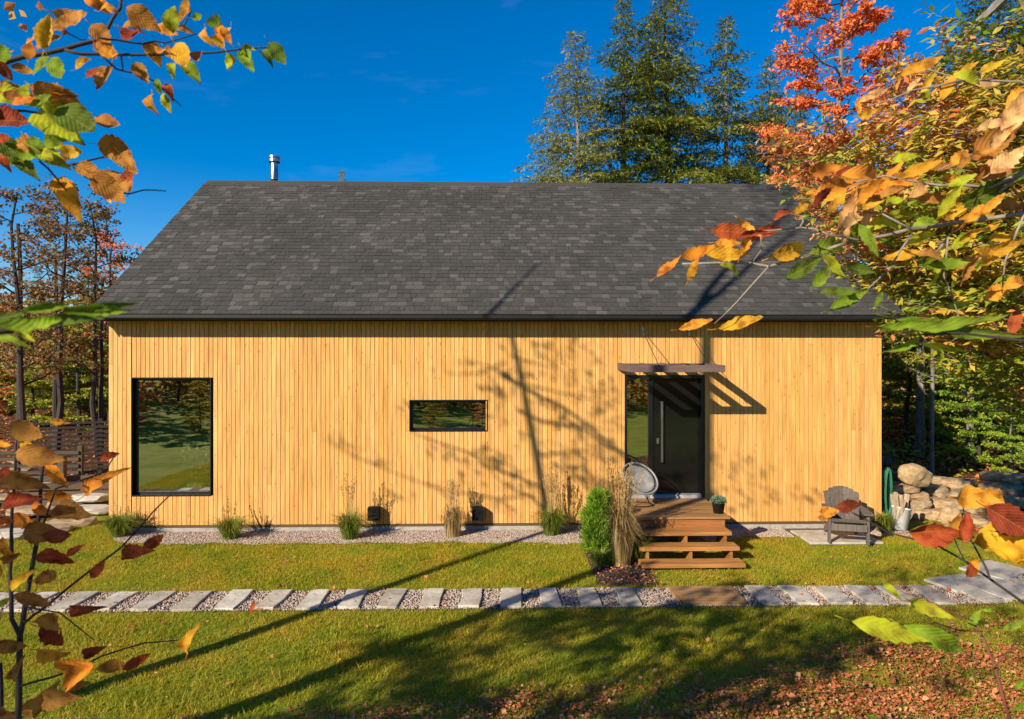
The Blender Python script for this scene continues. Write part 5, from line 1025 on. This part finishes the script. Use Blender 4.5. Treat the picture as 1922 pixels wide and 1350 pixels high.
# ------------------------------------------------------------------ large leaves close to the camera
def leaf_mesh(seed, width, serr, curl, foldv, teeth=7):
    """ovate toothed leaf along +y, 1 long, folded on its midrib and curled"""
    r = random.Random(seed); nst = 12; L = []; R = []; C = []
    for i in range(nst+1):
        t = i/nst; w = width*(sin(pi*t**.82)**.85)*(1-.25*t) if 0 < t < 1 else 0
        if serr and 0 < t < 1: w *= 1+(.16 if i % 2 else -.09)*serr
        w *= 1+r.uniform(-.06, .06); zc = curl*(t-.35)**2+.03*sin(t*7+seed); y = t-.0*t
        tw = .5*sin(seed*1.7)*(t-.4); zl = -tw*w/2; C.append((0.05*sin(seed+t*3), y, zc)); L.append((-w/2, y+(.02 if i % 2 else 0), zc+foldv*w+zl+r.uniform(-.035, .035))); R.append((w/2, y+(.02 if i % 2 else 0), zc+foldv*w*r.uniform(.6, 1.2)-zl+r.uniform(-.035, .035)))
    v = C+L+R; n = nst+1; f = []
    for i in range(nst): f += [(i, i+1, n+i+1, n+i), (i, 2*n+i, 2*n+i+1, i+1)]
    mb = MB(); mb.v = v; mb.f = f; mb.smooth = True
    mb.tube([(0, 0, C[0][2]), (0.01, -.12, C[0][2]+.02), (0, -.25, C[0][2]+.06)], .012, 4); return mb.mesh('leaf')
OV = [leaf_mesh(i, .70, .5, rc, fv) for i, (rc, fv) in enumerate([(.25, .12), (-.6, .3), (.9, .05), (.1, .45), (-1.1, .2), (.6, .55), (1.2, .35), (-.3, .08)])]
BE = [leaf_mesh(10+i, .41, .8, rc, fv) for i, (rc, fv) in enumerate([(.3, .15), (-.5, .3), (.15, .05), (-.9, .2), (.7, .45), (1.1, .3), (-.2, .1)])]
rl = random.Random(99)
def put_leaf(parent, P0, px, py, Lpx, ang, c, D, pool, wf=None, lit=0):
    """one leaf centred on the sight line px,py at D metres, Lpx its photographed length"""
    Lm = Lpx/F*D*1.08; cpt = atD(px, py, D); a = radians(ang+rl.uniform(-6, 6))
    ax = (rt*cos(a)+Vector((0, 0, sin(a)))).normalized(); ax = (ax+fw*rl.uniform(-.35, .35)).normalized()
    nrm = (-fw+Vector((rl.uniform(-.6, .6), 0, rl.uniform(-.3, .8)))+lit*Vector((-.57, -.58, .6))).normalized(); x_ = ax.cross(nrm).normalized(); z_ = x_.cross(ax).normalized()
    m = Matrix((x_, ax, z_)).transposed().to_4x4(); m.translation = cpt-ax*Lm*.5-P0
    me = rl.choice(pool); o = bpy.data.objects.new('leaf', me); COL.objects.link(o)
    if not me.materials: me.materials.append(BIG['o'])
    o.parent = parent; o.matrix_local = m @ Matrix.Diagonal((Lm*(wf or rl.uniform(.7, 1.08)), Lm, Lm, 1)); relink(o, BIG[c]); return o
def twigs(parent, P0, lines, D, mat, conv, n=5):
    mb = MB(); mb.smooth = True
    for pts, r in lines:
        P = [atD(*conv(x, y), D+.02*k)-P0 for k, (x, y) in enumerate(pts)]; Q = []
        for k in range(len(P)-1):
            for s in (0, .5): Q.append(P[k].lerp(P[k+1], s)+Vector((rl.gauss(0, .0015), 0, rl.gauss(0, .0015))))
        Q.append(P[-1]); mb.tube(Q, [r*(1-.6*k/len(Q)) for k in range(len(Q))], n)
    mb.build('branch', mat, parent)
# 1. bough in the upper left corner
T1 = Vector((-3.5, -10.75, GZ-.1)); t1 = tag(empty('overhanging_tree', T1), 'near tree with big orange, brown and green leaves reaching in from the upper left', 'tree')
D1_ = 1.2; cv1 = lambda x, y: (x/3.203, y/3.203)
MB().tube([(0, 0, 0), (.1, 0, 2), (.15, .05, 3.3), (.1, .1, 5)], [.07, .06, .05, .03], 8).build('trunk', MAT['bark'], t1)
root = atD(-140, 180, D1_)-T1; MB().tube([(.14, .05, 3.2), tuple((Vector((.14, .05, 3.2))+root)/2+Vector((0, 0, -.02))), tuple(root)], [.02, .014, .008], 6).build('limb', MAT['twig'], t1)
twigs(t1, T1, [([(-460, 560), (-200, 470), (-20, 395), (150, 340), (400, 300), (570, 245), (640, 180), (720, 50), (722, -60)], .0062), ([(400, 305), (600, 330), (830, 325), (1050, 330), (1300, 315), (1480, 295), (1680, 290)], .0032), ([(590, 235), (700, 245), (860, 255), (1000, 255), (1180, 205)], .0024), ([(600, 330), (700, 420), (850, 440), (1000, 560), (1090, 640)], .002), ([(-460, 570), (-200, 640), (-20, 650), (160, 670), (560, 720)], .004), ([(-460, 600), (-100, 800), (100, 880), (240, 960), (420, 990), (600, 945), (700, 930)], .0035), ([(420, 990), (560, 1080), (700, 1160), (860, 1150), (1000, 1150)], .0022), ([(240, 960), (330, 1060), (400, 1150)], .002), ([(730, 330), (740, 420)], .002), ([(380, 170), (450, 230), (520, 240)], .0015), ([(1100, 185), (1150, 60), (1110, 0)], .0015)], D1_, MAT['twig'], cv1)
for (x, y, L, a_, c) in [(570, 20, 130, -30, 'o'), (290, 200, 190, 70, 'y'), (440, 110, 190, -5, 'b'), (860, 110, 200, -35, 'b'), (1000, 180, 130, -20, 'o'), (1030, 110, 150, 80, 'l'), (1115, 40, 110, 70, 'y'), (1200, 105, 80, 0, 'g'), (1310, 150, 130, -45, 'd'), (1115, 185, 90, 0, 'b'), (800, 220, 170, -20, 'r'), (610, 210, 150, -40, 'b'), (650, 310, 180, -35, 'b'), (920, 320, 140, -60, 'o'), (1100, 340, 190, -62, 'y'), (1230, 210, 110, -80, 'o'), (1340, 260, 150, -65, 'y'), (1390, 385, 115, -80, 'l'), (1495, 370, 165, -65, 'g'), (1490, 290, 80, 0, 'l'), (1600, 330, 110, -45, 'd'), (1670, 325, 150, -50, 'd'), (1200, 340, 110, -20, 'b'), (1150, 430, 150, -45, 'g'), (1030, 410, 95, -80, 'l'), (850, 440, 130, -60, 'b'), (650, 480, 160, -110, 'b'), (555, 440, 80, 50, 'r'), (505, 390, 105, 30, 'y'), (240, 390, 140, -120, 'g'), (350, 420, 185, -50, 'g'), (30, 330, 190, -20, 'g'), (40, 440, 140, -50, 'r'), (80, 575, 250, -10, 'l'), (290, 555, 210, 0, 'b'), (240, 600, 130, 30, 'g'), (410, 600, 180, -30, 'b'), (80, 730, 220, -10, 'r'), (340, 740, 340, -40, 'l'), (470, 735, 300, -35, 'd'), (650, 745, 200, -25, 'b'), (715, 890, 200, -5, 'b'), (160, 850, 130, 40, 'o'), (320, 850, 115, 25, 'g'), (60, 900, 180, -40, 'd'), (180, 930, 185, -15, 'g'), (440, 915, 130, -5, 'y'), (320, 955, 195, -25, 'l'), (160, 1010, 190, -30, 'd'), (780, 990, 200, -45, 'b'), (560, 1040, 190, -30, 'b'), (660, 1130, 240, -35, 'b'), (800, 1080, 140, 80, 'r'), (780, 1150, 150, 0, 'b'), (400, 1170, 260, -60, 'y'), (900, 610, 115, -80, 'o'), (950, 520, 85, -90, 'g'), (1000, 620, 115, -70, 'l'), (1010, 540, 105, -55, 'r'), (30, 830, 95, 0, 'r'), (20, 960, 110, -60, 'r')]:
    put_leaf(t1, T1, *cv1(x, y), L/3.203, a_, c, D1_+rl.uniform(-.06, .06), OV)
bl1 = []
for k in range(46):
    c_ = Vector((rng.uniform(-3.9, -1.5), rng.uniform(-12.6, -11.0), rng.uniform(4.2, 6.6))); bl1.append((tuple(c_-T1), (.2, .2, .1), int(rng.randint(14, 40))))
o = leafblobs(bl1, .10, 15, MAT['orangeleaf'], t1); mb = MB()
for (c_, _, _) in bl1[::2]: mb.tube([(.15, .05, 3.3), tuple((Vector(c_)+Vector((.15, .05, 3.6)))/2), c_], [.018, .010, .004], 4, cap=False)
mb.build('branch', MAT['twig'], t1)
for k in range(38):
    (x, y, L, a_, c) = rl.choice([(570, 20, 110, -30, 'o'), (440, 110, 110, -5, 'b'), (860, 110, 110, -35, 'o'), (1050, 140, 100, 80, 'y'), (650, 300, 110, -35, 'b'), (960, 330, 100, -60, 'o'), (1320, 230, 100, -65, 'y'), (120, 570, 130, -10, 'l'), (250, 600, 130, -30, 'o'), (120, 900, 130, -40, 'g'), (350, 930, 120, -25, 'l'), (620, 1080, 130, -30, 'b'), (700, 1120, 120, -30, 'o'), (250, 250, 110, 60, 'o'), (60, 380, 120, -30, 'b')])
    put_leaf(t1, T1, *cv1(x+rl.uniform(-90, 90), y+rl.uniform(-45, 60)), L/3.203, a_+rl.uniform(-40, 40), rl.choice([c, c, 'b', 'o']), D1_+rl.uniform(-.08, .08), OV)
# blurred green spray at the left edge, closer still
T1b = Vector((-1.75, -11.3, GZ-.1)); t1b = tag(empty('green_sapling', T1b), 'near green sapling whose blurred leaves overlap the left eave', 'sapling')
twigs(t1b, T1b, [([(-160, 900), (-80, 640), (0, 620), (90, 605), (200, 590)], .004), ([(-160, 2400), (-160, 900)], .008)], .62, MAT['twig'], lambda x, y: (x, y))
mb = MB(); e = atD(-160, 2400, .62)-T1b; mb.tube([(0, 0, 0), e], [.012, .008], 6); mb.build('stem', MAT['twig'], t1b)
for (x, y, L, a_, c) in [(60, 618, 120, -5, 'g'), (130, 600, 110, 5, 'd'), (190, 582, 110, -3, 'g'), (100, 575, 90, 10, 'g'), (20, 640, 90, -10, 'g'), (95, 603, 60, 0, 'g'), (50, 632, 50, -30, 'l'), (205, 575, 80, 2, 'd'), (0, 600, 90, 5, 'd')]:
    put_leaf(t1b, T1b, x, y, L, a_, c, .62+rl.uniform(-.03, .03), BE, .5)
# 2. sapling in the lower left corner
T2 = Vector((atD(30, 1350, 1.5).x-.02, atD(30, 1350, 1.5).y+.0, GZ-.1)); t2 = tag(empty('maple_sapling', T2), 'near sapling with dark red, brown and yellow leaves in the lower left corner', 'sapling')
D2 = 1.42; cv2 = lambda x, y: (x/2.369, 780+y/2.369)
MB().tube([(0, 0, 0), (.01, 0, 1.2), tuple(atD(*cv2(75, 1420), D2)-T2)], [.014, .012, .008], 8).build('stem', MAT['twig'], t2)
twigs(t2, T2, [([(70, 1500), (80, 1300), (95, 980), (110, 850), (165, 560), (180, 400), (190, 220)], .0075), ([(95, 980), (50, 900), (45, 700), (55, 520), (60, 350), (65, 200), (90, 40)], .005), ([(110, 930), (200, 850), (400, 690), (540, 590), (680, 430), (760, 350)], .0032), ([(90, 1200), (220, 1170), (450, 1070), (640, 1010), (790, 1000)], .0028), ([(0, 1500), (5, 1300), (0, 1100)], .008), ([(165, 560), (250, 330), (470, 250), (510, 180)], .0025), ([(110, 850), (260, 870), (420, 1000)], .002)], D2, MAT['twig'], cv2)
for (x, y, L, a_, c) in [(20, 130, 90, -20, 'o'), (130, 70, 200, -10, 'b'), (170, 180, 230, -10, 'b'), (90, 300, 220, -5, 'r'), (250, 270, 140, -50, 'r'), (270, 30, 90, 0, 'y'), (130, 130, 80, -20, 'y'), (430, 300, 210, 35, 'r'), (490, 185, 90, 25, 'r'), (280, 340, 150, 0, 'r'), (110, 380, 200, 10, 'r'), (190, 420, 140, -20, 'o'), (320, 440, 190, -5, 'b'), (180, 520, 200, 5, 'b'), (270, 540, 150, -10, 'r'), (20, 590, 110, -70, 'o'), (15, 690, 90, -60, 'y'), (100, 730, 130, 50, 'y'), (250, 640, 185, -5, 'r'), (240, 730, 160, 10, 'r'), (150, 820, 170, -20, 'b'), (250, 920, 190, -10, 'b'), (350, 865, 160, 5, 'r'), (270, 970, 185, -15, 'r'), (50, 1030, 160, -5, 'b'), (0, 950, 140, -80, 'b'), (220, 1060, 160, -10, 'o'), (410, 1050, 120, 15, 'r'), (380, 1110, 250, 18, 'r'), (520, 1110, 170, 10, 'b'), (620, 1090, 140, 30, 'r'), (830, 1010, 150, 70, 'y'), (440, 680, 120, 55, 'r'), (600, 610, 165, 15, 'r'), (690, 560, 105, 30, 'r'), (260, 1260, 200, 10, 'b'), (150, 1290, 190, 30, 'b'), (30, 1330, 120, 0, 'b'), (1135, 850, 65, 60, 'r'), (30, 830, 80, 30, 'l'), (60, 620, 120, 20, 'b'), (330, 600, 90, 30, 'r'), (110, 470, 130, -30, 'o'), (60, 1150, 130, 60, 'b'), (30, 480, 110, 10, 'r'), (20, 250, 100, 30, 'r'), (340, 1200, 100, 10, 'b')]:
    put_leaf(t2, T2, *cv2(x, y), L/2.369*.9, a_, rl.choice('bo') if (c == 'r' and rl.random() < .35) else c, D2+rl.uniform(-.1, .1), OV, rl.uniform(.5, .85))
# 3. beech bough reaching in from the right
T3 = Vector((2.2, -9.9, GZ-.1)); t3 = tag(empty('overhanging_beech', T3), 'near beech with big orange, yellow and green toothed leaves reaching in from the right', 'tree')
D3 = 1.55; cv3 = lambda x, y: (960+x/1.998, y/1.998)
MB().tube([(0, 0, 0), (.05, 0, 2), (.0, .05, 3.6), (.1, 0, 5)], [.08, .07, .05, .03], 8).build('trunk', MAT['barkpale'], t3)
rt3 = atD(*cv3(2200, 760), D3)-T3
for a_, b_ in (((0, .05, 3.0), rt3), ((0, .05, 3.2), atD(*cv3(2200, 500), D3)-T3)): MB().tube([a_, tuple((Vector(a_)+Vector(b_))/2), tuple(b_)], [.022, .016, .010], 6).build('limb', MAT['barkpale'], t3)
twigs(t3, T3, [([(2200, 760), (1922, 800), (1700, 830), (1500, 860), (1300, 900), (1160, 945), (960, 1000), (860, 985), (640, 990)], .0062), ([(1300, 900), (1190, 880), (1090, 850), (930, 870), (800, 880)], .003), ([(2200, 500), (1922, 650), (1760, 780), (1640, 880), (1580, 960)], .0055), ([(1922, 640), (1800, 700), (1600, 690), (1400, 660), (1220, 700)], .004), ([(2200, 420), (1922, 420), (1760, 560), (1600, 640)], .004), ([(1500, 860), (1380, 800), (1270, 790)], .003), ([(1160, 945), (1200, 1010), (1180, 1060)], .002), ([(1500, 870), (1420, 1010), (1320, 1100), (1200, 1110)], .0028), ([(1922, 800), (1850, 980), (1840, 1100)], .003), ([(2200, 420), (1900, 300), (1700, 300), (1560, 260)], .0035), ([(1700, 300), (1500, 340), (1330, 400)], .0025), ([(930, 870), (940, 940), (900, 990)], .002), ([(1640, 880), (1620, 1030), (1700, 1250), (1650, 1280)], .0022), ([(1090, 850), (1090, 810), (1020, 800)], .002), ([(960, 1000), (850, 1130), (760, 1215)], .0022)], D3, MAT['twigpale'], cv3)
nearR = [(590, 1000, 130, 35, 'o'), (680, 1010, 100, 70, 'y'), (700, 950, 130, 10, 'o'), (830, 870, 170, -10, 'r'), (880, 900, 120, 70, 'o'), (800, 960, 160, -5, 'y'), (830, 1010, 110, -20, 'l'), (1020, 800, 90, 30, 'r'), (1050, 940, 170, 15, 'y'), (960, 870, 140, 20, 'r'), (1090, 1010, 150, 35, 'd'), (1160, 1040, 120, 45, 'g'), (1210, 1000, 130, -50, 'l'), (1210, 920, 220, 20, 'g'), (1290, 1010, 120, -20, 'd'), (1230, 1095, 150, 5, 'd'), (1260, 1130, 150, 30, 'g'), (1380, 1120, 75, 60, 'd'), (1340, 900, 150, -70, 'g'), (1420, 840, 210, 10, 'l'), (1470, 960, 150, 10, 'y'), (1580, 1000, 180, -5, 'g'), (1640, 990, 160, 0, 'g'), (1590, 1030, 110, -90, 'l'), (1800, 950, 200, 35, 'y'), (1740, 1000, 120, 40, 'g'), (1220, 700, 200, 30, 'o'), (1270, 800, 170, 70, 'p'), (1250, 860, 110, 80, 'p'), (1340, 650, 230, 5, 'o'), (1400, 700, 180, 20, 'o'), (1530, 640, 170, 15, 'y'), (1540, 700, 140, 40, 'p'), (1600, 620, 130, 0, 'b'), (1690, 680, 110, 15, 'l'), (1780, 650, 160, 0, 'b'), (1860, 600, 190, 30, 'p'), (1810, 530, 250, 40, 'b'), (1890, 430, 200, 60, 'p'), (1900, 350, 150, 50, 'o'), (1900, 660, 160, 20, 'd'), (1800, 720, 250, 30, 'd'), (1870, 770, 200, 0, 'b'), (1830, 1090, 160, 30, 'o'), (1900, 1060, 150, 20, 'o'), (1890, 1200, 130, 60, 'r'), (1560, 240, 110, 20, 'y'), (1500, 260, 90, 30, 'y'), (1640, 320, 120, 60, 'y'), (1800, 250, 120, 20, 'y'), (1720, 290, 120, -10, 'l'), (1370, 350, 90, 20, 'p'), (1440, 320, 65, 80, 'o'), (1300, 400, 75, 90, 'o'), (1330, 430, 75, 20, 'y'), (690, 1220, 140, 12, 'o'), (860, 1215, 170, 12, 'y'), (1170, 730, 110, 50, 'r'), (1480, 590, 100, 10, 'l'), (1700, 590, 100, 60, 'b'), (1640, 760, 150, 60, 'l'), (1560, 830, 120, 20, 'g'), (1700, 900, 120, 30, 'l'), (1330, 780, 100, 10, 'y'), (1450, 760, 90, -20, 'l'), (1680, 1150, 100, 10, 'g'), (1750, 830, 110, 10, 'y'), (1090, 780, 90, 30, 'y')]
for (x, y, L, a_, c) in nearR: put_leaf(t3, T3, *cv3(x, y), L/1.998*.9, a_, c, D3+rl.uniform(-.12, .12), BE, None, .15)
for k in range(58):
    (x, y, L, a_, c) = rl.choice([(1220, 700, 150, 30, 'o'), (1280, 760, 150, 60, 'p'), (1340, 670, 150, 5, 'o'), (1420, 720, 140, 20, 'o'), (1130, 760, 120, 30, 'o'), (1180, 690, 120, 30, 'r'), (860, 900, 110, -10, 'o'), (1000, 850, 110, 20, 'r'), (1500, 700, 130, 20, 'b'), (1620, 640, 130, 10, 'o'), (1780, 600, 140, 30, 'b'), (1850, 480, 140, 40, 'p'), (1500, 850, 130, 10, 'l'), (1350, 880, 120, -20, 'g'), (1650, 820, 130, 10, 'y'), (1780, 780, 140, 20, 'd'), (1600, 940, 120, 0, 'g'), (1750, 960, 130, 30, 'b'), (1850, 900, 120, 20, 'y'), (1700, 300, 110, 20, 'y'), (1550, 280, 100, 20, 'y'), (1420, 350, 90, 30, 'p')])
    put_leaf(t3, T3, *cv3(x+rl.uniform(-100, 100), y+rl.uniform(-60, 60)), L/1.998*.8, a_+rl.uniform(-35, 35), c if rl.random() < .7 else rl.choice('obp'), D3+rl.uniform(-.15, .25), BE)
cv6 = lambda x, y: (1400+x/2.596, 380+y/2.596)
for (x, y, L, a_, c) in [(940, 620, 400, -4, 'g'), (790, 690, 220, 22, 'g'), (960, 705, 200, -15, 'l'), (1090, 640, 330, -4, 'd'), (740, 620, 190, -2, 'g'), (950, 760, 110, -95, 'l')]: put_leaf(t3, T3, *cv6(x, y), L/2.596, a_, c, 1.2+rl.uniform(-.05, .05), BE, .42)
MB().tube([tuple(atD(2100, 660, 1.3)-T3), tuple(atD(1922, 640, 1.2)-T3), tuple(atD(1800, 625, 1.2)-T3), tuple(atD(1700, 630, 1.2)-T3)], [.004, .003, .002, .0015], 5).build('branch', MAT['twig'], t3)
MB().tube([(0, .02, 2.6), tuple(atD(2100, 660, 1.3)-T3)], [.012, .004], 6).build('limb', MAT['twig'], t3)
# 4. shoots in the lower right corner
T4 = Vector((1.62, -10.05, GZ-.1)); t4 = tag(empty('viburnum_shoots', T4), 'near shoots with dark red and big yellow leaves in the lower right corner', 'sapling')
D4 = 1.5; cv5 = lambda x, y: (1480+x/2.547, 820+y/2.547)
e = atD(*cv5(1400, 900), D4)-T4; MB().tube([(0, 0, 0), (.02, 0, 1.4), tuple(e)], [.014, .012, .006], 6).build('stem', MAT['twig'], t4)
twigs(t4, T4, [([(1400, 900), (1126, 800), (960, 680), (850, 600), (700, 520), (480, 460), (300, 360)], .0036), ([(960, 680), (930, 600), (870, 490), (850, 420), (830, 310)], .0028), ([(840, 590), (790, 480), (760, 430)], .0018), ([(1150, 500), (1000, 460), (880, 430)], .0018), ([(1400, 900), (1300, 600), (1126, 460), (1000, 340)], .003)], D4, MAT['twig'], cv5)
for (x, y, L, a_, c) in [(290, 330, 110, 0, 'r'), (190, 360, 75, 0, 'o'), (170, 385, 60, 0, 'b'), (690, 450, 200, 12, 'r'), (880, 290, 180, -5, 'o'), (960, 315, 170, -10, 'o'), (1050, 400, 200, -30, 'r'), (840, 430, 130, 80, 'r'), (800, 420, 110, 70, 'o'), (1040, 540, 290, -12, 'y'), (1110, 560, 200, -40, 'y'), (880, 630, 90, 60, 'r'), (890, 600, 60, -60, 'o')]: put_leaf(t4, T4, *cv5(x, y), L/2.547, a_, c, D4+rl.uniform(-.08, .08), OV)
T5 = Vector((atD(*cv5(1060, 1350), 1.35).x, atD(*cv5(1060, 1350), 1.35).y, GZ-.1)); t5 = tag(empty('red_stemmed_shoot', T5), 'near shoot with a red stem and long bright green leaves at lower right', 'sapling')
e = atD(*cv5(1060, 1370), 1.35)-T5; MB().tube([(0, 0, 0), tuple(e)], [.007, .005], 6).build('stem', MAT['redstem'], t5)
twigs(t5, T5, [([(1060, 1370), (980, 1100), (920, 940), (880, 880)], .0036), ([(920, 940), (700, 900), (560, 930)], .0015), ([(980, 1100), (1090, 980)], .0015), ([(880, 880), (700, 800), (540, 740), (480, 700)], .0016)], 1.35, MAT['redstem'], cv5)
for (x, y, L, a_, c) in [(720, 970, 300, -20, 'g'), (480, 930, 310, -18, 'l'), (890, 870, 110, 50, 'g'), (640, 815, 200, -25, 'l'), (1085, 900, 110, 20, 'g'), (500, 740, 110, -50, 'l'), (1110, 1180, 80, 40, 'g'), (1110, 1290, 80, 20, 'g'), (960, 830, 60, 0, 'g')]: put_leaf(t5, T5, *cv5(x, y), L/2.547, a_, c, 1.35+rl.uniform(-.06, .06), BE, .8, 2.0)
